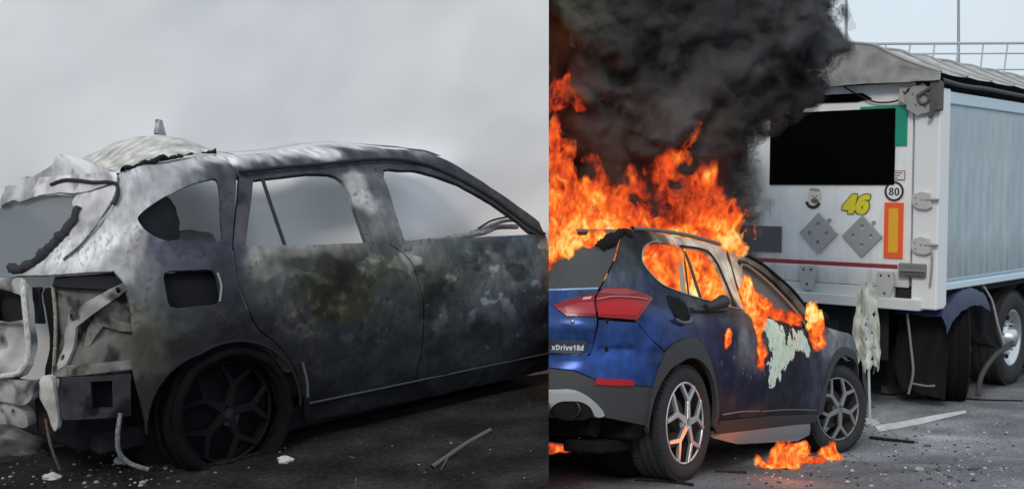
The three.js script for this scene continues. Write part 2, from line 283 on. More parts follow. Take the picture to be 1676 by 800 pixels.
// colours of the skin, blended between spots [u, y, r, g, b] with noisy borders (paint, scorch, soot and ash, with light and shade mixed into some spots)
function stainsAndLight(spots, warp, grain, wide, extra, e = LIT, w = 1200) {
  const h = w / 3;
  return noiseTex(w, h, (a, b) => {
    const u = a * 5.4 - 1.7, y = b * 1.8;
    const wu = u + warp * (fbm(u * 4, y * 4, 1, 4)) * 1.6, wy = y + warp * (fbm(u * 4, y * 4, 17, 4)) * 1.2;
    let s = 0, r = 0, g = 0, bl = 0;
    for (const q of spots) { const d = (wu - q[0]) ** 2 + ((wy - q[1]) * 1.35) ** 2 + 0.0006, k = 1 / (d * d * Math.sqrt(Math.sqrt(d))); s += k; r += k * q[2]; g += k * q[3]; bl += k * q[4]; }
    r /= s; g /= s; bl /= s;
    const n = fbm(u * 7, y * 7, 31, 5), n2 = fbm(u * 22, y * 16, 7, 4), m = 1 + wide * n * 1.6 + grain * n2 * 1.6;
    let c = [r * m, g * m, bl * m]; if (extra) c = extra(u, y, c, n, n2);
    return c.map((x) => unlin(Math.min(0.86, lin(clamp(x, 0, 255)) / e)));
  });
}

// ------------------------------------------------------------------ wheels
const rubber = mat(new THREE.Color().setRGB(0.03, 0.03, 0.032), 0.78), blackMetal = mat(new THREE.Color().setRGB(0.02, 0.02, 0.022), 0.6);
function tyreGeo(R, r, w, blocks = 64) {
  const prof = [[r, -w * 0.40], [r + 0.01, -w * 0.47], [mix(r, R, 0.45), -w * 0.52], [mix(r, R, 0.8), -w * 0.49], [R - 0.008, -w * 0.41], [R, -w * 0.34]];
  for (const g of [-0.22, 0, 0.22]) prof.push([R + 0.001, w * g - 0.012], [R - 0.009, w * g - 0.008], [R - 0.009, w * g + 0.008], [R + 0.001, w * g + 0.012]);
  prof.push([R, w * 0.34], [R - 0.008, w * 0.41], [mix(r, R, 0.8), w * 0.49], [mix(r, R, 0.45), w * 0.52], [r + 0.01, w * 0.47], [r, w * 0.40]);
  const n = 128, g = new THREE.LatheGeometry(prof.map((p) => new THREE.Vector2(p[0], p[1])), n); g.rotateZ(Math.PI / 2);
  const lugs = []; for (let i = 0; i < blocks; i++) for (const s of [-1, 1]) { const b = new THREE.BoxGeometry(w * 0.13, 0.012, 2 * Math.PI * R / blocks * 0.62); b.translate(s * w * 0.385, R - 0.004, 0); b.rotateX(i / blocks * 2 * Math.PI); lugs.push(b); }
  return join([g, ...lugs]);
}
// a five-Y-spoke rim, outer face at x = 0 facing -x
function rimGeos(R) {
  const spokes = [], pocket = [];
  const seg = (x0, y0, x1, y1, w0, w1, dx0, dx1) => { const dx = x1 - x0, dy = y1 - y0, l = Math.hypot(dx, dy), nx = -dy / l, ny = dx / l; const s = extrude([[x0 + nx * w0, y0 + ny * w0], [x0 - nx * w0, y0 - ny * w0], [x1 - nx * w1, y1 - ny * w1], [x1 + nx * w1, y1 + ny * w1]], 0.016, 0.003); const P = s.attributes.position; for (let i = 0; i < P.count; i++) { const r = Math.hypot(P.getX(i), P.getY(i)); P.setZ(i, P.getZ(i) + mix(dx0, dx1, clamp(r / R))); } s.computeVertexNormals(); return s; };
  for (let k = 0; k < 5; k++) {
    const a = k / 5 * 2 * Math.PI + Math.PI / 2, c = (r, t) => [r * Math.cos(a + t), r * Math.sin(a + t)], f = c(R * 0.55, 0);
    spokes.push(seg(...c(0.03, 0), ...f, 0.016, 0.013, 0.012, -0.004));
    for (const s of [-1, 1]) spokes.push(seg(...f, ...c(R * 0.97, s * 0.36), 0.011, 0.008, 0.012, -0.004));
    for (const s of [-1, 1]) pocket.push(seg(...c(0.05, s * 0.35), ...c(R * 0.94, s * 0.2), 0.009, 0.007, 0.045, 0.035));
  }
  const face = join([...spokes, new THREE.TorusGeometry(R * 0.985, 0.008, 8, 72), new THREE.CylinderGeometry(0.045, 0.05, 0.02, 24).rotateX(Math.PI / 2)]); face.rotateY(-Math.PI / 2);
  const back = join(pocket); back.rotateY(-Math.PI / 2);
  const barrel = new THREE.LatheGeometry([[R, -0.0], [R * 0.97, 0.02], [R * 0.93, 0.06], [R * 0.9, 0.2]].map((p) => new THREE.Vector2(p[0], p[1])), 64); barrel.rotateZ(-Math.PI / 2);
  const disc = join([new THREE.CylinderGeometry(0.15, 0.15, 0.02, 40).rotateZ(Math.PI / 2).translate(0.09, 0, 0), new THREE.CylinderGeometry(0.06, 0.06, 0.06, 24).rotateZ(Math.PI / 2).translate(0.07, 0, 0), box(0.05, 0.12, -0.06, 0.06, 0.09, 0.16)]);
  return { face, back, barrel, disc };
}

// ------------------------------------------------------------------ overpass, its railing and the lamp posts beyond
{
  const o = thing('overpass', 'grey concrete overpass behind the trailer carrying a railing', 'overpass');
  mesh('deck', box(4, 34, 3.9, 5.0, -31, -25, 0.05), mat(new THREE.Color(0.36, 0.37, 0.38), 0.9), o);
  for (const x of [12, 26]) mesh('pier', box(x - 0.7, x + 0.7, -0.3, 3.9, -28.7, -27.3, 0.08), mat(new THREE.Color(0.34, 0.35, 0.36), 0.9), o);
  const r = thing('railing', 'thin pale metal railing along the overpass above the trailer roof', 'railing'), m = mat(new THREE.Color(0.45, 0.48, 0.5), 0.5);
  mesh('top_rail', bar([4, 5.84, -25.2], [34, 5.98, -25.2], 0.03), m, r); mesh('middle_rail', bar([4, 5.62, -25.2], [34, 5.74, -25.2], 0.018), m, r);
  mesh('lower_rail', bar([4, 5.28, -25.2], [34, 5.36, -25.2], 0.018), m, r);
  for (let x = 4.3; x < 33; x += 0.53) { const c = Math.round((x - 4.3) / 0.53) % 2; mesh('post', bar([x + (c ? 0.02 : 0), 4.98, -25.2], [x + 0.12, 5.86, -25.2], 0.018), m, r); }
  for (const [px, i] of [[1386, 0], [1570, 1]]) {
    const l = thing('lamp_post', i ? 'tall thin grey post rising behind the arched trailer roof' : 'tall thin grey post rising right beside the black smoke', 'lamp post', 'lamp posts beyond the trailer'), p = at(px, 100, 34);
    l.position.set(p.x, 0, -34);
    mesh('pole', bar([0, -0.2, 0], [0, 11, 0], 0.07, 0.035), mat(new THREE.Color(0.3, 0.33, 0.36), 0.5), l);
    mesh('arm', tube([[0, 10.9, 0], [0.2, 11.4, 0.1], [1.4, 11.7, 0.4]], 0.03), mat(new THREE.Color(0.3, 0.33, 0.36), 0.5), l);
    mesh('lamp_head', box(1.2, 1.9, 11.64, 11.76, 0.25, 0.55, 0.04), mat(new THREE.Color(0.3, 0.33, 0.36), 0.5), l);
  }
}

// ------------------------------------------------------------------ trailer
const trailer = thing('lorry_trailer', 'white tipper trailer with grey tarpaulin roof standing ahead of the burning car', 'lorry trailer');
trailer.applyMatrix4(POSE_TRAILER);
{
  const T = trailer, hazeGrimeMap = noiseTex(1024, 1024, (a, b) => {
    const x = 1.3 - a * 2.6, y = b * 2.6 + 0.8, n = fbm(x * 2.2, y * 1.6, 4, 5), n2 = fbm(x * 9, y * 5, 2, 4), st = fbm(x * 16, y * 0.9, 6, 3);
    const s = ss(0.5, 1.0, x + 0.35 * n) * 0.72 + ss(0.15, 0.8, x + 0.3 * n) * ss(2.6, 1.9, y) * 0.2, low = ss(1.5, 1.0, y) * (0.18 + 0.4 * Math.max(0, n2) + 0.25 * Math.max(0, st));  // smoke haze before the sheet painted on its left; grime low down
    const k = clamp(1 - s - low - 0.07 * Math.max(0, st) + 0.05 * n2, 0.06, 1); return [238 * k, 241 * k, 243 * k];
  });
  const white = mat(0xffffff, 0.5, { map: hazeGrimeMap }), clean = mat(new THREE.Color(0.78, 0.8, 0.82), 0.45), dirty = mat(new THREE.Color(0.62, 0.64, 0.65), 0.6), steel = mat(new THREE.Color(0.36, 0.36, 0.37), 0.5, { metalness: 0.3 }), dark = mat(new THREE.Color(0.025, 0.026, 0.028), 0.8);
  const backUV = (g) => { const P = g.attributes.position, u = new Float32Array(P.count * 2); for (let i = 0; i < P.count; i++) { u[i * 2] = (1.3 - P.getX(i)) / 2.6; u[i * 2 + 1] = (P.getY(i) - 0.8) / 2.6; } g.setAttribute('uv', new THREE.BufferAttribute(u, 2)); return g; };
  // the tailgate's sheet and frame
  mesh('tailgate', backUV(box(-1.0, 1.24, 1.165, 3.08, 0.02, 0.07, 0.006)), white, T);
  mesh('corner_post', backUV(box(-1.275, -1.03, 0.96, 3.0, -0.02, 0.22, 0.02)), clean, T);
  mesh('corner_post', backUV(box(1.03, 1.275, 0.96, 3.0, -0.02, 0.22, 0.02)), white, T);
  mesh('lower_beam', backUV(box(-1.13, 1.2, 0.945, 1.05, -0.06, 0.06, 0.012)), dirty, T);
  mesh('door_rim', backUV(box(-1.0, 1.24, 1.15, 1.32, -0.005, 0.03, 0.008)), white, T);
  mesh('sill_panel', backUV(box(-0.86, 1.2, 1.05, 1.145, -0.02, 0.04, 0.006)), dirty, T);
  mesh('slot', box(-1.1, -0.88, 1.052, 1.135, -0.0, 0.05, 0.01), dark, T);
  mesh('step', box(-1.12, -0.6, 1.03, 1.052, -0.05, 0.03, 0.006), clean, T);
  mesh('red_stripe', box(-0.885, 1.2, 1.325, 1.362, -0.001, 0.012, 0.001), mat(alb(120, 38, 48), 0.5), T);
  mesh('top_rail', backUV(box(-1.03, 1.24, 3.06, 3.11, -0.01, 0.05, 0.008)), dark, T);
  // green board and grey plate; the dark board and strip are made up
  const jet = new THREE.MeshPhysicalMaterial({ color: new THREE.Color(0.002, 0.002, 0.002), roughness: 1, specularIntensity: 0.05, side: THREE.DoubleSide });
  mesh('added_board', box(-0.835, 0.485, 2.11, 2.83, 0.006, 0.02, 0.002), jet, T);
  mesh('added_strip', extrude([[-0.6, 2.93], [-0.5, 2.985], [0.2, 2.99], [0.3, 2.965], [0.22, 2.915], [-0.45, 2.905]].map(([x, y]) => [x, y]), 0.006, 0.001).translate(0, 0, 0.008), jet, T);
  mesh('green_board', box(-0.95, -0.48, 2.475, 2.855, 0.0095, 0.022, 0.001), mat(alb(20, 118, 98), 0.5), T);
  mesh('grey_plate', box(0.345, 0.95, 1.43, 1.69, 0.004, 0.022, 0.002), mat(alb(72, 72, 76), 0.7), T);
  // diamond plates with four holes
  for (const [cx, cy] of [[-0.07, 1.635], [-0.53, 1.62]]) {
    const d = 0.2, c = 0.09; mesh('diamond_plate', extrude([[cx - d, cy], [cx, cy - d], [cx + d, cy], [cx, cy + d]], 0.012, 0.003, [ring(cx, cy + c, 0.022), ring(cx, cy - c, 0.022), ring(cx - c, cy, 0.022), ring(cx + c, cy, 0.022)]).translate(0, 0, -0.004), mat(new THREE.Color(0.42, 0.43, 0.44), 0.45, { metalness: 0.35 }), T);
    mesh('bolt', new THREE.CylinderGeometry(0.016, 0.016, 0.03, 10).rotateX(Math.PI / 2).translate(cx - 0.115, cy + 0.135, 0.005), steel, T);
  }
  mesh('marker_frame', box(-0.93, -0.745, 1.42, 1.945, 0.005, 0.022, 0.002), mat(alb(214, 78, 42), 0.45), T);
  mesh('marker_field', box(-0.885, -0.79, 1.475, 1.89, 0.0015, 0.02, 0.001), mat(alb(190, 142, 34), 0.45), T);
  // stickers (print only)
  const sticker = (name, w, h, cx, cy, draw, s = 512) => {
    const cv = document.createElement('canvas'); cv.width = s; cv.height = Math.round(s * h / w); const c = cv.getContext('2d'); draw(c, cv.width, cv.height);
    const t = new THREE.CanvasTexture(cv); t.colorSpace = THREE.SRGBColorSpace; t.magFilter = THREE.LinearFilter;
    const g = new THREE.BoxGeometry(w, h, 0.002); const P = g.attributes.position, u = g.attributes.uv; for (let i = 0; i < P.count; i++) u.setXY(i, 0.5 - P.getX(i) / w, 0.5 + P.getY(i) / h); g.translate(cx, cy, 0.013);
    return mesh(name, g, mat(0xffffff, 0.5, { map: t, transparent: true }), T);
  };
  sticker('speed_sticker', 0.2, 0.2, -0.835, 2.05, (c, w, h) => { c.fillStyle = '#e6e8ea'; c.beginPath(); c.arc(w / 2, h / 2, w * 0.49, 0, 7); c.fill(); c.strokeStyle = '#4a1c26'; c.lineWidth = w * 0.11; c.beginPath(); c.arc(w / 2, h / 2, w * 0.42, 0, 7); c.stroke(); c.fillStyle = '#181a1e'; c.font = `bold ${h * 0.5}px sans-serif`; c.textAlign = 'center'; c.textBaseline = 'middle'; c.fillText('80', w / 2, h * 0.52); });
  sticker('number_sticker', 0.46, 0.22, -0.44, 1.935, (c, w, h) => { c.setTransform(1, 0.02, -0.22, 1, w * 0.1, 0); c.font = `bold ${h * 1.04}px sans-serif`; c.textAlign = 'center'; c.textBaseline = 'middle'; c.lineJoin = 'round'; c.strokeStyle = '#4c5220'; c.lineWidth = h * 0.2; c.strokeText('46', w / 2, h * 0.53); c.strokeStyle = '#d9cf2c'; c.lineWidth = h * 0.12; c.strokeText('46', w / 2, h * 0.53); c.fillStyle = '#e3d836'; c.fillText('46', w / 2, h * 0.53); });
  sticker('round_sticker', 0.2, 0.24, 0.0, 1.965, (c, w, h) => { c.fillStyle = '#d7d2c4'; c.beginPath(); c.ellipse(w * 0.58, h * 0.36, w * 0.34, h * 0.32, 0.2, 0, 7); c.fill(); c.strokeStyle = '#22262c'; c.lineWidth = w * 0.15; c.beginPath(); c.arc(w * 0.5, h * 0.52, w * 0.36, 0.35, 2.9); c.stroke(); c.fillStyle = '#6c5c4c'; c.beginPath(); c.ellipse(w * 0.60, h * 0.55, w * 0.2, h * 0.1, 0.1, 0, 7); c.fill(); c.fillStyle = '#2a2624'; for (const q of [0.48, 0.7]) { c.beginPath(); c.ellipse(w * q, h * 0.36, w * 0.045, h * 0.03, 0, 0, 7); c.fill(); } c.fillStyle = '#8d7a66'; c.beginPath(); c.ellipse(w * 0.6, h * 0.44, w * 0.05, h * 0.06, 0, 0, 7); c.fill(); c.fillStyle = '#a59a86'; c.beginPath(); c.ellipse(w * 0.58, h * 0.1, w * 0.3, h * 0.07, 0.1, 0, 7); c.fill(); });
  sticker('notice', 0.2, 0.09, -0.84, 2.2, (c, w, h) => { c.fillStyle = '#dfe0e2'; c.fillRect(0, 0, w, h); c.strokeStyle = '#8a3036'; c.lineWidth = h * 0.08; c.strokeRect(h * 0.05, h * 0.05, w - h * 0.1, h * 0.9); c.fillStyle = '#55484a'; for (let i = 0; i < 3; i++) c.fillRect(w * 0.1, h * (0.2 + i * 0.25), w * (0.75 - 0.1 * i), h * 0.1); }, 256);
  // hinges, lugs, lock and the round gear plate at the top corner
  for (const cy of [1.97, 1.555]) { mesh('hinge', extrude([[-1.22, cy - 0.06], [-1.18, cy - 0.08], [-1.1, cy - 0.075], [-1.04, cy - 0.03], [-1.05, cy + 0.05], [-1.12, cy + 0.075], [-1.2, cy + 0.06]], 0.03, 0.005, [ring(-1.07, cy + 0.02, 0.012, 8), ring(-1.08, cy - 0.04, 0.012, 8), ring(-1.13, cy, 0.012, 8)]).translate(0, 0, -0.055), mat(new THREE.Color(0.5, 0.5, 0.5), 0.5), T); mesh('pin', bar([-1.16, cy + 0.005, -0.05], [-1.29, cy + 0.005, -0.05], 0.014), steel, T); }
  for (const [cx, y0, y1] of [[0.015, 1.08, 1.31], [-0.79, 1.04, 1.29]]) mesh('lug', extrude([[cx - 0.075, y1], [cx + 0.075, y1], [cx + 0.085, y1 - 0.1], [cx + 0.045, y0], [cx - 0.045, y0], [cx - 0.085, y1 - 0.1]], 0.03, 0.005, [ring(cx - 0.04, y1 - 0.035, 0.013, 8), ring(cx + 0.04, y1 - 0.035, 0.013, 8), ring(cx, y0 + 0.05, 0.016, 8)]).translate(0, 0, -0.05), mat(new THREE.Color(0.48, 0.48, 0.48), 0.5), T);
  mesh('lock', [box(-1.18, -0.92, 1.255, 1.385, -0.06, -0.01, 0.015), box(-1.16, -1.0, 1.275, 1.32, -0.08, -0.05, 0.01), bar([-0.96, 1.32, -0.1], [-1.2, 1.32, -0.1], 0.012)], mat(new THREE.Color(0.24, 0.23, 0.22), 0.5, { metalness: 0.3 }), T);
  mesh('rod', tube([[-1.2, 1.6, -0.04], [-1.235, 1.5, -0.05], [-1.235, 1.3, -0.05], [-1.22, 1.18, -0.04]], 0.012), steel, T);
  const pl = []; for (let i = 0; i < 22; i++) { const a = i / 22 * 2 * Math.PI, r = 0.135 + 0.012 * Math.sin(i * 2.3); pl.push([-1.1 + r * Math.cos(a), 2.89 + r * Math.sin(a)]); }
  mesh('gear_plate', extrude(pl, 0.03, 0.006, [ring(-1.03, 2.94, 0.014, 8), ring(-1.06, 2.84, 0.014, 8), ring(-1.15, 2.82, 0.014, 8), ring(-1.12, 2.95, 0.014, 8)]).translate(0, 0, -0.065), mat(new THREE.Color(0.33, 0.33, 0.33), 0.6), T);
  mesh('gear_plate', extrude([[-1.03, 3.0], [-0.9, 3.02], [-0.89, 2.9], [-0.98, 2.84]], 0.02, 0.004, [ring(-0.94, 2.97, 0.012, 8), ring(-0.96, 2.91, 0.012, 8)]).translate(0, 0, -0.05), mat(new THREE.Color(0.4, 0.4, 0.4), 0.6), T);
  mesh('gear', [new THREE.TorusGeometry(0.05, 0.014, 8, 20).translate(-1.14, 2.9, -0.08), box(-1.3, -1.2, 2.78, 3.06, -0.1, 0.0, 0.02), bar([-1.08, 2.92, -0.085], [-1.25, 3.02, -0.09], 0.018), bar([-1.2, 2.72, -0.08], [-1.27, 2.86, -0.09], 0.022)], mat(new THREE.Color(0.1, 0.1, 0.1), 0.6), T);
  mesh('strap', tube([[-0.25, 3.11, -0.04], [-0.45, 2.98, -0.02], [-0.62, 2.9, -0.015], [-0.7, 2.885, -0.015], [-0.88, 2.9, -0.03], [-1.0, 3.0, -0.07]], 0.008, 40), dark, T);
  // long side: upright panels between rails
  const grime = noiseTex(256, 512, (a, b) => { const n = fbm(a * 30, b * 2.2, 3, 4), n2 = fbm(a * 5, b * 5, 8, 4), k = 238 * (1 + 0.025 * n + 0.14 * n2 - 0.3 * ss(0.3, 0.0, b) * (0.5 + n)); return [k, k, k * 0.99]; });
  const sideM = [0, 1, 2].map((k) => mat(alb(142 + 2 * k, 155 + 2 * k, 164 + k, 0.58), 0.5, { map: grime }));
  for (let i = 0; i < 22; i++) for (const s of [-1, 1]) mesh('wall_panel', box(s * 1.235, s * 1.255, 1.2, 2.86, 0.2 + i * 0.55, 0.2 + i * 0.55 + 0.546, 0.004), sideM[(i * 7) % 3], T);
  for (const s of [-1, 1]) { mesh('upper_rail', box(s * 1.22, s * 1.275, 2.86, 2.975, 0.2, 12.3, 0.012), mat(alb(150, 166, 176, 0.58), 0.45), T); mesh('lower_rail', box(s * 1.2, s * 1.275, 1.13, 1.2, 0.2, 12.3, 0.012), mat(alb(160, 176, 184, 0.58), 0.45), T); mesh('lower_rail', box(s * 1.21, s * 1.262, 1.2, 1.235, 0.2, 12.3, 0.01), mat(alb(120, 138, 152, 0.55), 0.5), T); }
  mesh('floor_pan', box(-1.2, 1.2, 1.06, 1.13, 0.06, 12.3, 0.01), dark, T); mesh('front_wall', box(-1.24, 1.24, 1.13, 2.95, 12.3, 12.36, 0.01), dirty, T);
  // tarpaulin: an arched sheet over bows, with a flap hanging over the tailgate
  const arch = (t) => { const a = Math.abs(t), x = 1.29 * t; return [x, a < 0.5 ? 3.49 - 0.28 * a * a : 3.42 - 0.29 * (a - 0.5) / 0.5 - 0.02 * Math.sin((a - 0.5) * 2 * Math.PI)]; };
  const pos = [], uv = [], idx = [], NX = 40, NZ = 150;
  for (let j = 0; j <= NZ; j++) for (let i = 0; i <= NX; i++) { const z = -0.06 + j / NZ * 12.4, t = i / NX * 2 - 1, [x, y] = arch(t), sag = 0.045 * Math.abs(Math.sin((z + 0.06) / 0.62 * Math.PI)) * Math.cos(t * 1.3), w = 0.014 * fbm(x * 4, z * 3, 2, 4); pos.push(x, y - sag + w, z); uv.push(x, z); }
  for (let j = 0; j < NZ; j++) for (let i = 0; i < NX; i++) { const a = j * (NX + 1) + i, b = a + 1, c = a + NX + 1; idx.push(a, b, c + 1, a, c + 1, c); }
  const tg = new THREE.BufferGeometry(); tg.setAttribute('position', new THREE.BufferAttribute(new Float32Array(pos), 3)); tg.setAttribute('uv', new THREE.BufferAttribute(new Float32Array(uv), 2)); tg.setIndex(idx); tg.computeVertexNormals();
  const tarpMap = noiseTex(512, 512, (a, b) => { const n = fbm(a * 9, b * 9, 3, 5), v = 172 + 60 * n; return [v, v, v * 1.0]; });
  const tarpM = mat(0xffffff, 0.7, { map: tarpMap, bumpMap: tarpMap, bumpScale: 0.01 }), flapM = mat(alb(186, 186, 184, 0.8), 0.75, { map: tarpMap });
  const roof = mesh('tarpaulin', tg, tarpM, T);
  for (let k = 0; k <= 20; k++) { const z = -0.06 + k * 0.62, pts = []; for (let i = 0; i <= 16; i++) { const [x, y] = arch(i / 8 - 1); pts.push([x, y + 0.004, z]); } mesh('bow', tube(pts, 0.016, 40, 6), mat(new THREE.Color(0.33, 0.34, 0.35), 0.6), roof); }
  { // flap
    const P = [], I = [], n = 44, m = 12; for (let j = 0; j <= m; j++) for (let i = 0; i <= n; i++) { const t = i / n * 2 - 1, [x, y] = arch(t), y1 = 3.055, k = j / m; const fold = 0.05 * Math.max(0, fbm(x * 3 + k, k * 2.2, 7, 3)) + 0.03 * Math.exp(-(((x + 0.52) / 0.12) ** 2)) * k; P.push(x * (1 + 0.012 * k), mix(y, y1 - 0.012 * nz(x * 5, 2), k), -0.065 - 0.05 * k - fold); }
    for (let j = 0; j < m; j++) for (let i = 0; i < n; i++) { const a = j * (n + 1) + i, c = a + n + 1; I.push(a, c, c + 1, a, c + 1, a + 1); }
    const fg = new THREE.BufferGeometry(); fg.setAttribute('position', new THREE.BufferAttribute(new Float32Array(P), 3)); fg.setAttribute('uv', new THREE.BufferAttribute(new Float32Array(P.length / 3 * 2).map((_, i) => P[Math.floor(i / 2) * 3 + (i % 2)] * 0.7), 2)); fg.setIndex(I); fg.computeVertexNormals();
    mesh('flap', fg, flapM, roof);
  }
  for (const s of [-1, 1]) { const pts = []; for (let i = 0; i <= 24; i++) pts.push([s * 1.29, 3.06 - 0.02 * Math.abs(Math.sin(i * 1.3)), -0.05 + i * 0.515]); mesh('hem', tube(pts, 0.022, 90, 7), mat(new THREE.Color(0.06, 0.065, 0.075), 0.6), roof); }
  // chassis and running gear
  mesh('chassis_beam', [box(-0.55, -0.38, 0.7, 1.05, 0.1, 12, 0.02), box(0.38, 0.55, 0.7, 1.05, 0.1, 12, 0.02)], dark, T);
  mesh('cross_member', [box(-0.6, 0.6, 0.6, 1.0, 0.25, 0.5, 0.03), box(-0.9, 0.9, 0.8, 0.95, 1.2, 1.35, 0.03), box(-0.5, 0.5, 0.45, 0.7, 0.4, 0.55, 0.03)], dark, T);
  mesh('mud_flap', [box(0.25, 1.2, 0.25, 1.0, 0.12, 0.14, 0.004), box(-0.72, 0.1, 0.42, 0.98, 0.2, 0.22, 0.004)], dark, T);
  const burntRubber = mat(new THREE.Color(0.009, 0.009, 0.01), 0.9);
  const wheelParts = { tyre: tyreGeo(0.5, 0.295, 0.385, 80), steelM: mat(new THREE.Color(0.66, 0.68, 0.7), 0.28, { metalness: 0.85 }) };
  const disc = [new THREE.LatheGeometry([[0.29, 0.02], [0.3, 0.0], [0.27, 0.015], [0.255, 0.05], [0.235, 0.075], [0.19, 0.09], [0.13, 0.05], [0.1, 0.03], [0.095, -0.03], [0.06, -0.045], [0.001, -0.05]].map((p) => new THREE.Vector2(p[0], p[1])), 48).rotateZ(-Math.PI / 2)];
  for (let k = 0; k < 10; k++) { const a = k / 10 * 2 * Math.PI; disc.push(new THREE.CylinderGeometry(0.014, 0.014, 0.05, 8).rotateZ(Math.PI / 2).translate(0.05, 0.1675 * Math.cos(a), 0.1675 * Math.sin(a))); }
  const discG = join(disc), hand = []; for (let k = 0; k < 10; k++) { const a = (k + 0.5) / 10 * 2 * Math.PI; hand.push(new THREE.CylinderGeometry(0.028, 0.028, 0.02, 12).rotateZ(Math.PI / 2).translate(0.073, 0.215 * Math.cos(a), 0.215 * Math.sin(a))); } const handG = join(hand);
  for (let i = 0; i < 3; i++) for (const s of [-1, 1]) {
    const w = new THREE.Group(); w.name = 'wheel'; w.position.set(s * 1.03, 0.5, 0.86 + i * 1.31); if (s > 0) w.rotation.y = Math.PI; else if (i === 0) { w.rotation.y = 0.42; w.position.x += 0.0; } T.add(w);
    mesh('tyre', wheelParts.tyre, i === 0 ? burntRubber : rubber, w); const r = mesh('rim', discG, wheelParts.steelM, w); r.position.x = -0.175; const h = mesh('hand_hole', handG, dark, w); h.position.x = -0.175;
    if (s < 0) mesh('axle', bar([-0.9, 0.5, 0.86 + i * 1.31], [0.9, 0.5, 0.86 + i * 1.31], 0.07), dark, T);
  }
  // crumpled blue mudguard over the first wheel, hanging flap behind it
  { const P = [], I = [], n = 24, m = 10; for (let j = 0; j <= m; j++) for (let i = 0; i <= n; i++) { const a = mix(0.14, 0.74, i / n) * Math.PI, k = j / m; P.push(k < 0.4 ? -1.33 + 0.05 * (k / 0.4) ** 2 : mix(-1.28, -0.82, (k - 0.4) / 0.6), 0.62 + 0.50 * Math.sin(a) ** 0.7 - (k < 0.4 ? (1 - k / 0.4) * 0.17 : 0) + 0.05 * fbm(i * 0.3, j * 0.4, 3, 3), 0.72 - 0.68 * Math.cos(a) + 0.04 * nz(i * 0.4, j * 0.5)); }
    for (let j = 0; j < m; j++) for (let i = 0; i < n; i++) { const a = j * (n + 1) + i, c = a + n + 1; I.push(a, c, c + 1, a, c + 1, a + 1); }
    const g = new THREE.BufferGeometry(); g.setAttribute('position', new THREE.BufferAttribute(new Float32Array(P), 3)); g.setIndex(I); g.computeVertexNormals(); const mg = mesh('mudguard', g, mat(alb(27, 35, 64), 0.45), T); mg.userData.label = 'crumpled blue mudguard'; }
  const sheetOf = (pts, wv) => { const P = [], I = [], n = 16, m = pts.length - 1; pts.forEach(([a, b], j) => { for (let i = 0; i <= n; i++) { const k = i / n; P.push(mix(a[0], b[0], k) + wv * nz(j * 0.9, k * 3), mix(a[1], b[1], k), mix(a[2], b[2], k) + wv * nz(k * 4, j * 0.8, 5)); } }); for (let j = 0; j < m; j++) for (let i = 0; i < n; i++) { const a = j * (n + 1) + i, c = a + n + 1; I.push(a, c, c + 1, a, c + 1, a + 1); } const g = new THREE.BufferGeometry(); g.setAttribute('position', new THREE.BufferAttribute(new Float32Array(P), 3)); g.setIndex(I); g.computeVertexNormals(); return g; };
  mesh('dark_underside_sheet', sheetOf([[[-0.78, 1.05, 0.62], [1.15, 1.05, 0.62]], [[-0.8, 0.8, 0.66], [1.15, 0.8, 0.62]], [[-0.74, 0.55, 0.6], [1.1, 0.55, 0.62]], [[-0.8, 0.34, 0.66], [1.1, 0.3, 0.62]], [[-0.7, 0.1, 0.6], [1.1, 0.12, 0.6]]], 0.07), mat(new THREE.Color(0.014, 0.014, 0.016), 0.9), T);  // dark sheet added to darken the gap under the trailer
  mesh('mud_flap', sheetOf([[[-1.3, 0.98, 0.34], [-0.74, 0.98, 0.34]], [[-1.3, 0.7, 0.3], [-0.76, 0.7, 0.3]], [[-1.27, 0.4, 0.27], [-0.74, 0.4, 0.3]], [[-1.3, 0.1, 0.22], [-0.8, 0.16, 0.28]]], 0.05), mat(new THREE.Color(0.012, 0.012, 0.014), 0.85), T);
  mesh('splash_guard', sheetOf([[[-1.26, 1.1, 1.12], [-0.8, 1.1, 1.12]], [[-1.28, 0.85, 1.42], [-0.8, 0.85, 1.4]], [[-1.29, 0.6, 1.5], [-0.85, 0.6, 1.5]], [[-1.3, 0.46, 1.66], [-0.9, 0.5, 1.6]]], 0.05), mat(new THREE.Color(0.05, 0.052, 0.06), 0.6), T);
  mesh('guard_edge', tube([[-1.285, 1.12, 1.1], [-1.29, 0.95, 1.33], [-1.3, 0.7, 1.48], [-1.31, 0.5, 1.62]], 0.012), mat(new THREE.Color(0.4, 0.4, 0.41), 0.5), T);
  mesh('torn_bracket', tube([[-1.3, 0.48, 1.9], [-1.34, 0.46, 1.6], [-1.33, 0.4, 1.3], [-1.3, 0.22, 1.05], [-1.3, 0.05, 0.98]], 0.026), mat(new THREE.Color(0.07, 0.07, 0.07), 0.8), T);
  mesh('hose', [tube([[-0.95, 0.9, 0.1], [-1.0, 0.6, 0.08], [-1.04, 0.35, 0.05], [-1.0, 0.15, 0.05]], 0.012), tube([[-1.04, 0.25, 0.05], [-1.2, 0.25, 0.02], [-1.26, 0.26, 0.03]], 0.01)], mat(new THREE.Color(0.2, 0.2, 0.2), 0.7), T);
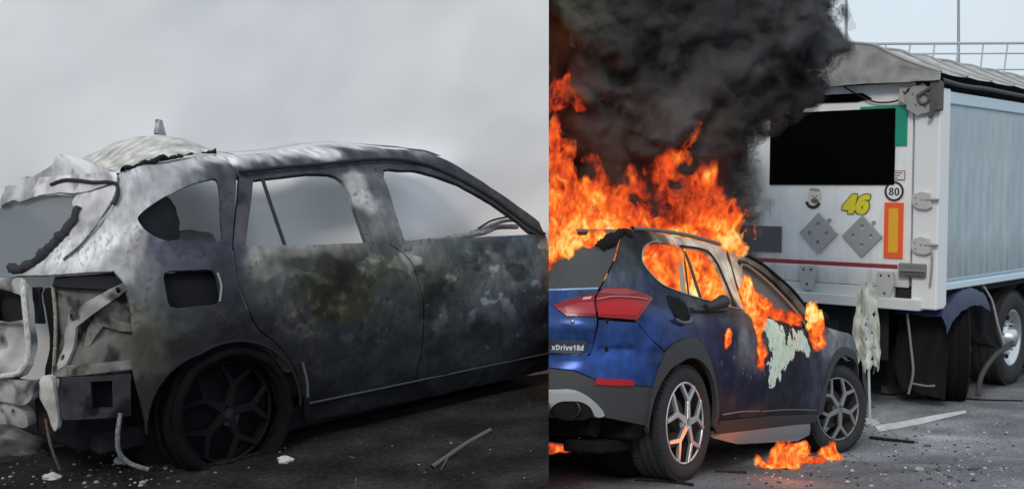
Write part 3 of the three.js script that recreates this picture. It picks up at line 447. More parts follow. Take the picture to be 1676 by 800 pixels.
  mesh('cable', [tube([[0.1, 0.7, 0.3], [0.05, 0.45, 0.1], [0.12, 0.2, 0.05], [0.05, 0.03, 0.0]], 0.012), tube([[-0.62, 0.85, 0.15], [-0.7, 0.55, 0.05], [-0.66, 0.3, 0.02]], 0.009), tube([[-0.2, 0.42, 0.1], [-0.3, 0.46, 0.0], [-0.42, 0.4, 0.02], [-0.55, 0.44, 0.05]], 0.01), tube([[-0.5, 0.6, 0.1], [-0.56, 0.4, 0.02], [-0.6, 0.2, -0.02], [-0.72, 0.0, -0.1]], 0.018), tube([[-0.3, 0.5, 0.1], [-0.4, 0.35, 0.02], [-0.41, 0.15, 0.0]], 0.01), tube([[-0.36, 0.55, 0.12], [-0.45, 0.4, 0.04], [-0.4, 0.3, 0.0]], 0.008)], mat(new THREE.Color(0.13, 0.125, 0.12), 0.8), T);
  mesh('tail_lamp_carrier', box(-0.25, 0.55, 0.62, 0.78, 0.1, 0.16, 0.02), dark, T);
}
// fallen bumper bar under the trailer, the cloth on a stake
{
  const b = thing('bumper_bar', 'bent pale underrun bar lying on the road beneath the trailer', 'bumper bar'), a0 = groundAt(1448, 648), a1 = groundAt(1556, 640);
  const mid = a0.clone().lerp(a1, 0.5); b.position.copy(mid); const q = (p, y) => p.clone().sub(mid).add(V(0, y, 0));
  const d = q(a1, 0).sub(q(a0, 0)), L = d.length(), g = new THREE.Group();
  const bm = mesh('bar', box(-L / 2, L / 2, 0.03, 0.15, -0.05, 0.05, 0.015), mat(new THREE.Color(0.2, 0.2, 0.2), 0.7), b); b.rotation.y = Math.atan2(-d.z, d.x); b.rotation.z = 0.02;
  for (let k = 0; k < 5; k++) mesh('reflector', box(-L * 0.28 + k * 0.11, -L * 0.28 + k * 0.11 + 0.09, 0.05, 0.13, 0.051, 0.058, 0.003), mat(new THREE.Color(k % 2 ? 0.45 : 0.24, k % 2 ? 0.45 : 0.22, k % 2 ? 0.44 : 0.22), 0.6), b);
  const base = groundAt(1425, 690), d0 = -base.z, rag = thing('hanging_cloth', 'pale tattered cloth hanging from a stake behind the trailer', 'cloth');
  const top = at(1419, 465, d0 + 0.06); rag.position.copy(base);
  const N = 60, M = 26, P = [], I = [], rowsPx = [[1410, 1430, 462], [1402, 1438, 490], [1399, 1440, 520], [1397, 1442, 548], [1401, 1441, 575], [1399, 1441, 600]];
  for (let j = 0; j <= N; j++) { const k = j / N * (rowsPx.length - 1), i0 = Math.min(rowsPx.length - 2, Math.floor(k)), f = k - i0, A = rowsPx[i0], B = rowsPx[i0 + 1];
    for (let i = 0; i <= M; i++) { const s = i / M, ph = s * 9.5 + 0.5 * nz(j * 0.08, 4); let px = mix(mix(A[0], B[0], f), mix(A[1], B[1], f), s) + 3 * nz(j * 0.15, s * 3); let py = mix(A[2], B[2], f) + (j / N) * 14 * nz(s * 5.5, 2.2) + (j === N ? 8 * nz(s * 19, 8) : 0); const p = at(px, py, d0 + 0.05 + 0.05 * Math.sin(ph) * (0.4 + j / N) + 0.03 * nz(s * 8, j * 0.1)); p.sub(base); P.push(p.x, p.y, p.z); } }
  for (let j = 0; j < N; j++) for (let i = 0; i < M; i++) { const hole = fbm(i * 0.21, j * 0.11, 6, 3) > 0.27 && j > 14; if (hole) continue; const a = j * (M + 1) + i, c = a + M + 1; I.push(a, c, c + 1, a, c + 1, a + 1); }
  const g2 = new THREE.BufferGeometry(); g2.setAttribute('position', new THREE.BufferAttribute(new Float32Array(P), 3)); g2.setIndex(I); g2.computeVertexNormals();
  paintVertices(g2, (x, y, z) => { const k = 0.85 + 0.9 * fbm(x * 9, y * 7, z * 9, 4); return [k, k, k * 0.96]; });
  mesh('cloth', g2, mat(new THREE.Color(0.66, 0.69, 0.66), 0.95, { vertexColors: true }), rag);
  mesh('stake', bar([0, -0.02, 0], top.clone().sub(base), 0.012), mat(new THREE.Color(0.5, 0.52, 0.54), 0.5), rag);
}

// ------------------------------------------------------------------ shared outlines of the body side [u, y]
const archOuter = smoothPath([[-0.40, 0.34], [-0.385, 0.52], [-0.31, 0.70], [-0.18, 0.815], [-0.01, 0.855], [0.13, 0.82], [0.25, 0.72], [0.345, 0.58], [0.41, 0.44], [0.43, 0.30]], 4);
const arcPts = (cx, cy, r, a0, a1, n) => Array.from({ length: n + 1 }, (_, i) => { const a = mix(a0, a1, i / n) * Math.PI / 180; return [cx + r * Math.cos(a), cy + r * Math.sin(a)]; });
const archFrontOuter = arcPts(2.67, 0.36, 0.47, 186, -6, 22);
const doorSplit = smoothPath([[1.0, 1.05], [1.085, 0.955], [1.11, 0.86], [1.138, 0.70], [1.122, 0.476], [1.085, 0.305]], 4);
const rearDoorEdge = smoothPath([[0.105, 1.125], [0.075, 1.0], [0.10, 0.90], [0.17, 0.81]], 4);

// ------------------------------------------------------------------ the burning car
const mint = (u, y) => {                                   // where the paint has burnt away to pale filler
  const a = [[1.26, 0.97, 0.11], [1.33, 0.88, 0.13], [1.36, 0.78, 0.13], [1.31, 0.69, 0.10], [1.27, 0.60, 0.06], [1.45, 0.76, 0.09], [1.58, 0.80, 0.07], [1.70, 0.86, 0.075], [1.82, 0.86, 0.07], [1.90, 0.80, 0.05], [1.23, 0.99, 0.05]];
  let f = -1; for (const q of a) f = Math.max(f, 1 - Math.hypot(u - q[0], y - q[1]) / (q[2] * 1.25)); return f;
};
const fireStainGlow = stainsAndLight([
  [-1.4, 0.85, 38, 58, 102], [-1.1, 0.86, 38, 58, 102], [-1.2, 0.7, 36, 56, 108], [-0.75, 0.85, 33, 52, 95], [-0.75, 0.68, 36, 58, 110], [-0.5, 0.8, 31, 49, 93], [-0.35, 0.9, 30, 47, 92], [-0.2, 0.93, 27, 42, 82], [-0.02, 0.9, 24, 36, 72],
  [-1.2, 1.08, 40, 60, 110], [-0.85, 1.12, 50, 56, 66], [-0.6, 1.16, 52, 58, 66], [-0.4, 1.1, 48, 56, 74], [-0.15, 1.1, 40, 46, 60], [-0.5, 1.3, 50, 55, 60], [-0.35, 1.4, 36, 36, 38], [-0.6, 1.36, 44, 47, 52], [-0.2, 1.45, 38, 35, 34], [0.05, 1.46, 96, 86, 76],
  [0.3, 1.47, 172, 158, 142], [0.7, 1.48, 176, 164, 148], [0.95, 1.46, 160, 150, 138], [0.92, 1.3, 186, 172, 154], [0.98, 1.15, 190, 172, 150], [1.2, 1.44, 120, 112, 104], [1.5, 1.40, 84, 74, 66], [1.8, 1.25, 60, 52, 46], [2.05, 1.1, 92, 80, 70],
  [0.25, 1.08, 62, 62, 66], [0.6, 1.05, 58, 58, 62], [0.85, 1.02, 66, 64, 66], [0.3, 0.9, 30, 34, 62], [0.6, 0.85, 36, 38, 56], [0.8, 0.83, 84, 86, 92], [0.95, 0.75, 70, 72, 80], [0.5, 0.65, 25, 28, 48], [0.8, 0.55, 24, 26, 44], [1.0, 0.5, 24, 26, 42], [0.6, 0.4, 44, 32, 36], [1.0, 0.36, 60, 38, 38],  // reddish door bottoms: glow of the road fire put into the colour
  [1.3, 0.98, 50, 52, 52], [1.6, 0.93, 34, 36, 36], [1.95, 0.92, 38, 38, 38], [1.3, 0.55, 26, 28, 38], [1.6, 0.6, 28, 31, 42], [1.9, 0.6, 34, 37, 48], [1.6, 0.4, 34, 32, 40], [2.1, 0.7, 58, 62, 74], [2.3, 0.85, 96, 98, 104], [2.5, 0.95, 118, 116, 116], [2.2, 0.5, 52, 55, 66], [2.3, 1.0, 70, 62, 60], [2.7, 0.95, 90, 92, 98], [3.2, 0.7, 40, 52, 90]],
  0.06, 0.16, 0.34, (u, y, c, n, n2) => {
    const m = mint(u, y) + 0.5 * n + 0.7 * n2 - 0.5 * ss(0.2, 0.34, fbm(u * 40, y * 24, 5, 3)); const k = ss(0.0, 0.1, m);
    const speck = ss(0.26, 0.34, n2 + 0.15 * n) * ss(0.2, 0.9, u) * ss(1.4, 1.0, u) * ss(0.95, 0.7, y) * ss(0.5, 0.7, y);
    const dirt = 1 + 0.28 * n2; return [mix(mix(c[0], 130, speck), 176 * dirt, k), mix(mix(c[1], 132, speck), 196 * dirt, k), mix(mix(c[2], 138, speck), 176 * dirt, k)];
  });
const fireGloss = noiseTex(810, 270, (a, b) => {           // g roughness, b metalness: sooty metal is dull, paint left alone is glossy
  const u = a * 5.4 - 1.7, y = b * 1.8, n = fbm(u * 4, y * 4, 12, 4), soot = clamp(ss(0.95, 1.12, y + 0.15 * n) + ss(0.0, 0.5, u + 0.25 * n) * 0.72);
  return [255, mix(64, 215, soot) + 30 * n, 80 * (1 - soot)];
}, false);
const paintFire = mat(0xffffff, 1, { map: fireStainGlow, roughnessMap: fireGloss, metalnessMap: fireGloss, metalness: 1, envMapIntensity: 1 });
const plastic = mat(new THREE.Color(0.048, 0.049, 0.052), 0.6), pit = mat(new THREE.Color(0.012, 0.012, 0.013), 0.9), silver = mat(new THREE.Color(0.5, 0.51, 0.53), 0.32, { metalness: 0.55 }), scorched = mat(new THREE.Color(0.09, 0.08, 0.072), 0.85);
const redGlass = new THREE.MeshPhysicalMaterial({ color: new THREE.Color(0.24, 0.006, 0.012), roughness: 0.3, specularIntensity: 0.6, clearcoat: 0.15, clearcoatRoughness: 0.08, side: THREE.DoubleSide });
const redDeep = new THREE.MeshPhysicalMaterial({ color: new THREE.Color(0.42, 0.008, 0.014), roughness: 0.4, specularIntensity: 0.5, clearcoat: 0.1, clearcoatRoughness: 0.1, side: THREE.DoubleSide });
const redPale = new THREE.MeshPhysicalMaterial({ color: new THREE.Color(0.26, 0.03, 0.035), roughness: 0.3, clearcoat: 0.3, clearcoatRoughness: 0.1, side: THREE.DoubleSide });
const skinTube = (pts, r, off = 0.004, seg = 60) => tube(pts.map(([u, y]) => { const p = skinAt(u, y, off); return V(p[0], p[1], p[2]); }), r, seg, 6);

const car = thing('burning_car', 'dark blue crossover car on fire, seen from behind, beside the white trailer', 'car');
car.applyMatrix4(POSE_FIRE);
const font = await new FontLoader().loadAsync('fonts/droid/droid_sans_bold.typeface.json');
{
  const C = car, both = (name, outline, o, m) => { const a = mesh(name, panel(outline, o), m, C); mesh(name, panel(outline, { ...o, h: 0.05, flip: true }), m, C); return a; };
  const dent = (u, v) => 0.004 * fbm(u * 5, v * 5, 3, 3) * ss(0.2, 0.6, u);
  const tailLow = [[-0.537, 0.935], [-0.868, 0.945]];
  const quarter = [...rearDoorEdge.map(([u, y]) => [u - 0.006, y]), ...archOuter.slice(0, 24).reverse().filter(([u, y]) => u < 0.15 && y > 0.79), [-0.27, 0.775], [-0.41, 0.845], [-0.537, 0.935], [-0.29, 1.063], [-0.295, 1.088], [-0.44, 1.11], [-0.576, 1.129], [-0.79, 1.121], [-0.83, 1.113], [-0.76, 1.19], [-0.66, 1.30], [-0.58, 1.40], [-0.5, 1.455], [-0.38, 1.475], [-0.15, 1.497], [0.2, 1.505], [0.2, 1.44], [0.113, 1.437], [-0.02, 1.432], [-0.129, 1.418], [-0.23, 1.375], [-0.29, 1.33], [-0.304, 1.296], [-0.254, 1.245], [-0.156, 1.178], [-0.031, 1.15]];
  both('quarter_panel', quarter, { h: 0.018 }, paintFire);
  both('rear_bumper', [[-0.275, 0.768], [-0.41, 0.838], [-0.537, 0.928], [-0.868, 0.938], [-0.917, 0.81], [-0.95, 0.738], [-1.6, 0.732], [-1.6, 0.66], [-1.21, 0.664], [-1.044, 0.656], [-0.891, 0.612], [-0.7, 0.588], [-0.443, 0.574], [-0.36, 0.57], [-0.33, 0.66]], { h: 0.018, dent: (u, v) => -0.012 * Math.exp(-(((v - 0.775) / 0.014) ** 2)) * ss(-0.55, -0.62, u) * ss(-0.9, -0.86, u) + 0.008 * ss(0.76, 0.70, v) }, paintFire);
  both('bumper_apron', [[-1.6, 0.655], [-1.21, 0.659], [-1.044, 0.65], [-0.891, 0.607], [-0.7, 0.583], [-0.443, 0.569], [-0.362, 0.565], [-0.392, 0.48], [-0.405, 0.35], [-0.73, 0.392], [-0.8, 0.4], [-1.6, 0.38]], { h: 0.03, off: 0.004 }, plastic);
  both('skid_plate', smoothPath([[-1.6, 0.555], [-1.197, 0.545], [-1.029, 0.547], [-0.9, 0.50], [-0.789, 0.411], [-0.86, 0.402], [-0.90, 0.45], [-0.97, 0.482], [-1.05, 0.486], [-1.14, 0.476], [-1.2, 0.43], [-1.22, 0.40], [-1.3, 0.40], [-1.6, 0.42]], 3, true), { h: 0.025, off: 0.018, t: 0.02 }, silver);
  mesh('reflector', panel([[-0.877, 0.612], [-0.72, 0.612], [-0.56, 0.604], [-0.553, 0.575], [-0.70, 0.573], [-0.871, 0.578]], { h: 0.03, off: 0.014 }), redDeep, C);
  const ex = skinAt(-1.03, 0.44, 0); mesh('exhaust_pipe', [new THREE.TorusGeometry(0.043, 0.006, 8, 28).translate(ex[0], ex[1], ex[2] - 0.005), new THREE.CylinderGeometry(0.043, 0.043, 0.2, 24, 1, true).rotateX(Math.PI / 2).translate(ex[0], ex[1], ex[2] + 0.1)], mat(new THREE.Color(0.05, 0.05, 0.05), 0.4, { metalness: 0.6 }), C);
  mesh('exhaust_recess', panel(smoothPath([[-1.17, 0.47], [-1.05, 0.484], [-0.95, 0.478], [-0.9, 0.44], [-0.88, 0.40], [-1.18, 0.40]], 3, true), { h: 0.04, off: 0.008 }), pit, C);
  // tailgate with the recess of the number plate and its lettering
  const tgGlass = [[-1.6, 1.105], [-1.2, 1.108], [-0.84, 1.122], [-0.77, 1.20], [-0.67, 1.31], [-0.6, 1.395], [-0.78, 1.41], [-0.95, 1.36], [-1.1, 1.385], [-1.3, 1.37], [-1.6, 1.38]];
  const gate = mesh('tailgate', panel([[-1.6, 1.09], [-1.2, 1.098], [-0.845, 1.112], [-0.86, 1.08], [-1.116, 1.041], [-1.204, 1.015], [-1.164, 0.981], [-1.105, 0.95], [-0.881, 0.952], [-0.924, 0.813], [-0.945, 0.758], [-0.97, 0.741], [-1.6, 0.739]], { h: 0.018, off: 0.004, dent: (u, v) => 0.014 * Math.exp(-(((v - 0.90) / 0.05) ** 2)) - 0.006 * ss(0.84, 0.80, v) }), paintFire, C);
  mesh('gate_trim', skinTube([[-1.55, 1.098], [-1.2, 1.104], [-0.85, 1.116]], 0.008, 0.006), mat(alb(108, 138, 176), 0.3, { metalness: 0.3 }), gate);
  mesh('plate_recess', panel([[-1.6, 0.82], [-1.15, 0.822], [-0.965, 0.815], [-0.985, 0.765], [-1.02, 0.748], [-1.6, 0.745]], { h: 0.03, off: 0.016 }), mat(new THREE.Color(0.008, 0.012, 0.03), 0.4), gate);
  { const g = new TextGeometry('xDrive18d', { font, size: 0.03, depth: 0.004, curveSegments: 3 }); g.computeBoundingBox(); const w = g.boundingBox.max.x, P = g.attributes.position; for (let i = 0; i < P.count; i++) { const q = skinAt(mix(-1.222, -1.0, P.getX(i) / w), 0.765 + P.getY(i), 0.019 + P.getZ(i)); P.setXYZ(i, q[0], q[1], q[2]); } g.computeVertexNormals(); mesh('lettering', g, mat(new THREE.Color(0.75, 0.77, 0.8), 0.25, { metalness: 0.6 }), gate); }
  mesh('emblem_stud', new THREE.SphereGeometry(0.012, 10, 8).translate(...skinAt(-1.07, 0.925, 0.02).slice(0, 3)), silver, gate);
  mesh('rear_screen', panel(tgGlass, { h: 0.03, off: -0.004, dent: (u, v) => 0.01 * fbm(u * 9, v * 9, 3, 3) }), mat(new THREE.Color(0.045, 0.05, 0.055), 0.55), C);
  mesh('spoiler', ((g) => { const P = g.attributes.position; for (let i = 0; i < P.count; i++) { const x = P.getX(i), y = P.getY(i), z = P.getZ(i), k = 0.09 * fbm(x * 7, y * 9, z * 7, 4); P.setXYZ(i, x + 0.4 * k, y + k, z + 0.5 * k); } g.computeVertexNormals(); return g; })(tube([skinAt(-0.86, 1.37, 0.0), skinAt(-0.76, 1.41, 0.01), skinAt(-0.64, 1.43, 0.01), skinAt(-0.5, 1.45, 0), skinAt(-0.36, 1.46, -0.01)].map((p) => V(p[0], p[1] - 0.012, p[2])), 0.026, 90, 12)), mat(new THREE.Color(0.015, 0.014, 0.014), 0.9), C);
  // tail lamp: one piece on the body, one on the tailgate
  const lampO = [[-0.862, 1.06], [-0.83, 1.10], [-0.79, 1.119], [-0.576, 1.126], [-0.44, 1.107], [-0.30, 1.083], [-0.294, 1.066], [-0.40, 1.01], [-0.537, 0.941], [-0.866, 0.952]];
  const lo = mesh('tail_lamp', panel(lampO, { h: 0.02, off: 0.012, t: 0.03 }), redGlass, C); lo.userData.label = 'red tail lamp on the body corner';
  mesh('lens', panel([[-0.86, 1.02], [-0.7, 1.045], [-0.5, 1.05], [-0.42, 1.025], [-0.54, 0.962], [-0.86, 0.965]], { h: 0.03, off: 0.0145, t: 0.004 }), redDeep, lo);
  mesh('lens', panel([[-0.85, 1.085], [-0.80, 1.112], [-0.58, 1.118], [-0.45, 1.098], [-0.6, 1.08]], { h: 0.03, off: 0.0145, t: 0.004 }), redPale, lo);
  mesh('lens_rim', skinTube([[-0.858, 1.045], [-0.7, 1.066], [-0.5, 1.066], [-0.36, 1.06]], 0.0035, 0.017), mat(new THREE.Color(0.62, 0.25, 0.25), 0.2), lo);
  const li = mesh('tail_lamp', panel([[-0.875, 1.072], [-1.0, 1.06], [-1.116, 1.037], [-1.2, 1.012], [-1.16, 0.985], [-1.105, 0.954], [-0.885, 0.955]], { h: 0.02, off: 0.014, t: 0.02 }), redGlass, C); li.userData.label = 'red tail lamp on the tailgate';
  mesh('lens', panel([[-0.885, 1.03], [-1.0, 1.025], [-1.12, 1.005], [-1.1, 0.97], [-0.89, 0.968]], { h: 0.03, off: 0.0165, t: 0.004 }), mat(new THREE.Color(0.34, 0.02, 0.04), 0.3), li);
  mesh('lens_rim', panel([[-0.9, 1.062], [-0.97, 1.054], [-0.98, 1.04], [-0.91, 1.046]], { h: 0.03, off: 0.018, t: 0.004 }), mat(new THREE.Color(0.7, 0.3, 0.32), 0.2), li);
  // doors, fender, sill
  const rd = [...rearDoorEdge.slice(0, -1), ...archOuter.filter(([u, y]) => u > 0.16).map(([u, y]) => [u + 0.004, y + 0.002]), [0.47, 0.345], [1.086, 0.345], ...doorSplit.slice().reverse().filter((p) => p[1] > 0.35).map(([u, y]) => [u - 0.004, y]), [0.83, 1.056], [0.5, 1.088], [0.3, 1.108]];
  const rdoor = both('rear_door', rd, { h: 0.02, dent }, paintFire);
  const fd = [...doorSplit.filter((p) => p[1] > 0.35).map(([u, y]) => [u + 0.004, y]), [1.092, 0.345], [2.165, 0.33], [2.15, 0.5], [2.19, 0.86], [2.12, 0.94], [1.942, 0.952], [1.6, 0.985], [1.27, 1.012]];
  const fdoor = both('front_door', fd, { h: 0.02, dent }, paintFire);
  both('fender', [[2.195, 0.86], [2.158, 0.5], [2.172, 0.33], ...archFrontOuter, [3.3, 0.45], [3.35, 0.72], [3.25, 0.86], [3.0, 0.915], [2.75, 0.945], [2.6, 0.955], [2.4, 0.975], [2.2, 1.01], [2.125, 0.945]], { h: 0.022 }, paintFire);
  both('front_bumper', [[3.305, 0.45], [3.355, 0.72], [4.2, 0.70], [4.2, 0.25], [3.14, 0.25], [3.145, 0.36]], { h: 0.06 }, paintFire);
  both('rocker_trim', [[0.435, 0.285], [0.47, 0.34], [1.3, 0.34], [2.17, 0.325], [2.19, 0.26], [0.47, 0.255]], { h: 0.03, off: 0.006 }, mat(new THREE.Color(0.035, 0.028, 0.028), 0.45));
  both('sill_strip', [[0.47, 0.228], [0.58, 0.27], [0.7, 0.278], [2.1, 0.25], [2.2, 0.16], [2.0, 0.125], [0.9, 0.165]], { h: 0.03, off: 0.0, t: 0.03 }, silver);
  const ar = [...archOuter, [0.405, 0.29], ...arcPts(0, 0.35, 0.385, -6, 186, 26), [-0.395, 0.34]];
  both('arch_trim', ar, { h: 0.02, off: 0.016, t: 0.03 }, plastic);
  both('arch_trim', [...archFrontOuter, ...arcPts(2.67, 0.36, 0.40, -4, 184, 26)], { h: 0.025, off: 0.014, t: 0.03 }, plastic);
  mesh('door_crease', skinTube([[0.5, 0.375], [0.8, 0.385], [1.09, 0.378]], 0.006, 0.0), mat(new THREE.Color(0.15, 0.14, 0.15), 0.5), rdoor);
  mesh('door_crease', skinTube([[1.12, 0.375], [1.6, 0.372], [2.14, 0.35]], 0.006, 0.0), mat(new THREE.Color(0.1, 0.095, 0.1), 0.5), fdoor);
  // roof side with window posts
  const side = [[0.2, 1.505], [0.6, 1.508], [1.0, 1.482], [1.25, 1.458], [1.47, 1.418], [1.71, 1.328], [1.97, 1.218], [2.1, 1.12], [2.2, 1.015], [2.13, 0.95], [2.06, 1.0], [2.0, 1.075], [1.9, 1.165], [1.688, 1.28], [1.45, 1.368], [1.258, 1.412], [1.16, 1.418], [1.11, 1.40], [1.105, 1.25], [1.10, 1.045], [1.0, 1.055], [0.83, 1.062], [0.80, 1.2], [0.775, 1.30], [0.74, 1.375], [0.69, 1.425], [0.608, 1.443], [0.31, 1.443], [0.2, 1.44]];
  const sf = both('roof_side', side, { h: 0.018, t: 0.03, dent: (u, v) => 0.006 * fbm(u * 8, v * 8, 5, 3) - 0.012 * Math.exp(-(((u - 0.985 - (1.45 - v) * 0.1) / 0.012) ** 2)) * ss(1.46, 1.42, v) }, paintFire);
  both('window_post', [[0.235, 1.447], [0.275, 1.447], [0.15, 1.118], [0.105, 1.12]], { h: 0.03, off: -0.002 }, mat(new THREE.Color(0.42, 0.37, 0.31), 0.7));
  both('window_bar', [[0.352, 1.42], [0.37, 1.42], [0.385, 1.095], [0.362, 1.097]], { h: 0.03, off: -0.012 }, scorched);
  mesh('window_trim', skinTube([[-0.02, 1.44], [-0.129, 1.422], [-0.24, 1.378], [-0.302, 1.32], [-0.304, 1.29], [-0.25, 1.24], [-0.156, 1.175], [-0.03, 1.146], [0.12, 1.126], [0.37, 1.1], [0.6, 1.082], [0.85, 1.058]], 0.0045, 0.004, 90), mat(new THREE.Color(0.36, 0.34, 0.33), 0.4, { metalness: 0.3 }), sf);
  mesh('window_frame', skinTube([[1.12, 1.06], [1.13, 1.25], [1.16, 1.37], [1.25, 1.385], [1.45, 1.325], [1.68, 1.225], [1.9, 1.095], [1.98, 1.0], [1.97, 0.955]], 0.011, -0.01, 80), mat(new THREE.Color(0.32, 0.25, 0.19), 0.7), fdoor);
  both('window_glass', [[1.13, 1.03], [1.14, 1.25], [1.18, 1.39], [1.26, 1.40], [1.45, 1.35], [1.688, 1.255], [1.88, 1.14], [2.0, 1.02], [1.94, 0.96], [1.6, 0.99], [1.27, 1.015]], { h: 0.05, off: -0.03, t: 0.004 }, new THREE.MeshStandardMaterial({ color: new THREE.Color(0.13, 0.1, 0.082), roughness: 0.5, transparent: true, opacity: 0.8, side: THREE.DoubleSide }));
  mesh('window_seal', [skinTube([[0.29, 1.438], [0.6, 1.441], [0.69, 1.424], [0.745, 1.36], [0.785, 1.24], [0.82, 1.07]], 0.008, 0.003, 60), skinTube([[0.30, 1.43], [0.24, 1.3], [0.165, 1.12]], 0.006, 0.004, 30)], mat(new THREE.Color(0.05, 0.04, 0.034), 0.8), sf);
  mesh('door_gap', skinTube([[1.02, 1.474], [0.985, 1.42], [0.955, 1.28], [0.955, 1.15], [0.985, 1.055]], 0.007, 0.002, 40), mat(new THREE.Color(0.05, 0.042, 0.036), 0.8), sf);
  mesh('roof_rail', skinTube([[-0.3, 1.492], [0.1, 1.512], [0.6, 1.518], [1.0, 1.492], [1.3, 1.455]], 0.014, 0.012, 60), mat(new THREE.Color(0.2, 0.19, 0.175), 0.8), sf);
  mesh('melted_seal', skinTube([[1.16, 1.472], [1.47, 1.424], [1.71, 1.336], [1.97, 1.226], [2.1, 1.128]], 0.012, 0.008, 60), mat(new THREE.Color(0.014, 0.013, 0.013), 0.8), sf);
  // charred fuel flap and melted handle
  mesh('fuel_flap', [panel(smoothPath([[-0.13, 1.10], [0.0, 1.085], [0.075, 1.045], [0.06, 0.98], [0.0, 0.955], [-0.12, 0.965], [-0.15, 1.03]], 3, true), { h: 0.02, off: 0.006, dent: (u, v) => 0.02 * fbm(u * 18, v * 18, 2, 3) })], pit, C);
  mesh('fuel_flap', tube([skinAt(-0.16, 0.955, 0.012), skinAt(-0.1, 0.935, 0.02), skinAt(-0.02, 0.94, 0.025), skinAt(0.04, 0.965, 0.015)].map((p) => V(p[0], p[1], p[2])), 0.011), mat(new THREE.Color(0.1, 0.1, 0.1), 0.5), C);
  mesh('door_handle', [bar(skinAt(0.28, 1.03, 0.03).slice(0, 3), skinAt(0.5, 1.065, 0.06).slice(0, 3), 0.022, 0.042, 12), new THREE.TorusGeometry(0.034, 0.012, 8, 18).rotateY(0.6).translate(...skinAt(0.5, 1.066, 0.062).slice(0, 3)), bar(skinAt(0.1, 1.02, 0.012).slice(0, 3), skinAt(0.62, 1.035, 0.016).slice(0, 3), 0.016, 0.01)], mat(new THREE.Color(0.018, 0.018, 0.02), 0.5), rdoor);
  mesh('wing_mirror', (() => { const g = new THREE.SphereGeometry(0.1, 20, 14), P = g.attributes.position; for (let i = 0; i < P.count; i++) { const k = 1 + 0.4 * fbm(P.getX(i) * 18, P.getY(i) * 18, P.getZ(i) * 18, 3); P.setXYZ(i, P.getX(i) * 0.9 * k, P.getY(i) * 0.55 * k, P.getZ(i) * 0.7 * k); } g.computeVertexNormals(); const p = skinAt(1.98, 1.0, 0.09); return g.translate(p[0], p[1], p[2]); })(), pit, fdoor);
  // roof, bonnet, floor, cabin
  const across = (name, n, m, f, mm) => { const P = [], I = []; for (let j = 0; j <= m; j++) for (let i = 0; i <= n; i++) P.push(...f(i / n * 2 - 1, j / m)); for (let j = 0; j < m; j++) for (let i = 0; i < n; i++) { const a = j * (n + 1) + i, c = a + n + 1; I.push(a, c, c + 1, a, c + 1, a + 1); } const g = new THREE.BufferGeometry(); g.setAttribute('position', new THREE.BufferAttribute(new Float32Array(P), 3)); g.setIndex(I); g.computeVertexNormals(); return mesh(name, g, mm, C); };
  const topLine = table([-0.45, -0.15, 0.2, 0.6, 1.0, 1.25, 1.47], [1.462, 1.495, 1.505, 1.508, 1.482, 1.458, 1.418]);
  across('roof', 20, 40, (t, k) => { const z = mix(-0.45, 1.47, k), p = skin(z, topLine(z)); return [p[0] * -t * 0.985, p[1] + 0.035 * (1 - t * t) + 0.012 * fbm(t * 3, z * 3, 4, 3), p[2]]; }, mat(new THREE.Color(0.16, 0.14, 0.125), 0.85));
  across('bonnet', 20, 24, (t, k) => { const z = mix(2.15, 3.32, k), y = mix(1.0, 0.84, k * k * 0.6 + k * 0.4), p = skin(z, y); return [p[0] * -t * 0.97, y + 0.06 * (1 - t * t), mix(z, z + 0.12 * (1 - t * t), k)]; }, paintFire);
  mesh('floor', box(-0.78, 0.78, 0.26, 0.36, -0.5, 3.2, 0.03), pit, C);
  mesh('undertray', [box(-0.35, 0.6, 0.3, 0.42, -0.55, -0.35, 0.05), bar([-0.6, 0.28, -0.1], [0.75, 0.3, -0.1], 0.05), bar([-0.62, 0.34, -0.62], [0.1, 0.34, -0.64], 0.07), bar([-0.62, 0.22, -0.1], [-0.3, 0.3, -0.5], 0.03), bar([-0.3, 0.22, -0.3], [0.4, 0.24, -0.32], 0.025), box(-0.7, -0.45, 0.19, 0.26, -0.7, 0.3, 0.02)], pit, C);
  mesh('wheel_housing', [new THREE.SphereGeometry(0.4, 24, 16).scale(0.7, 1.05, 1).translate(-0.5, 0.4, 0), new THREE.SphereGeometry(0.42, 24, 16).scale(0.6, 1.05, 1).translate(-0.5, 0.4, 2.67), new THREE.SphereGeometry(0.42, 24, 16).scale(0.6, 1.05, 1).translate(0.5, 0.4, 2.67)], pit, C);
  mesh('bulkhead', box(-0.78, 0.78, 0.3, 1.0, 2.05, 2.12, 0.03), pit, C);
  mesh('load_floor', box(-0.74, 0.74, 0.45, 0.98, -0.7, -0.62, 0.02), pit, C);
  for (const [x, z] of [[-0.38, 0.15], [0.38, 0.15], [-0.38, 1.05], [0.38, 1.05]]) { const s = new THREE.Group(); s.name = 'seat'; C.add(s); mesh('seat_back', box(x - 0.24, x + 0.24, 0.55, 1.15, z - 0.08, z + 0.06, 0.06), pit, s); mesh('headrest', box(x - 0.12, x + 0.12, 1.17, 1.34, z - 0.08, z + 0.02, 0.04), pit, s); mesh('seat_frame', [bar([x - 0.14, 1.1, z], [x - 0.1, 1.3, z - 0.02], 0.012), bar([x + 0.14, 1.1, z], [x + 0.1, 1.3, z - 0.02], 0.012)], mat(new THREE.Color(0.2, 0.15, 0.1), 0.7), s); }
  // wheels
  const R = 0.345, tg = tyreGeo(R, 0.243, 0.225), rim = rimGeos(0.243), rimM = mat(new THREE.Color(0.62, 0.63, 0.65), 0.28, { metalness: 0.7 }), barrelM = mat(new THREE.Color(0.06, 0.06, 0.065), 0.5, { metalness: 0.4 }), discM = mat(new THREE.Color(0.05, 0.048, 0.046), 0.6), sootRim = mat(new THREE.Color(0.26, 0.265, 0.28), 0.5, { metalness: 0.5 });
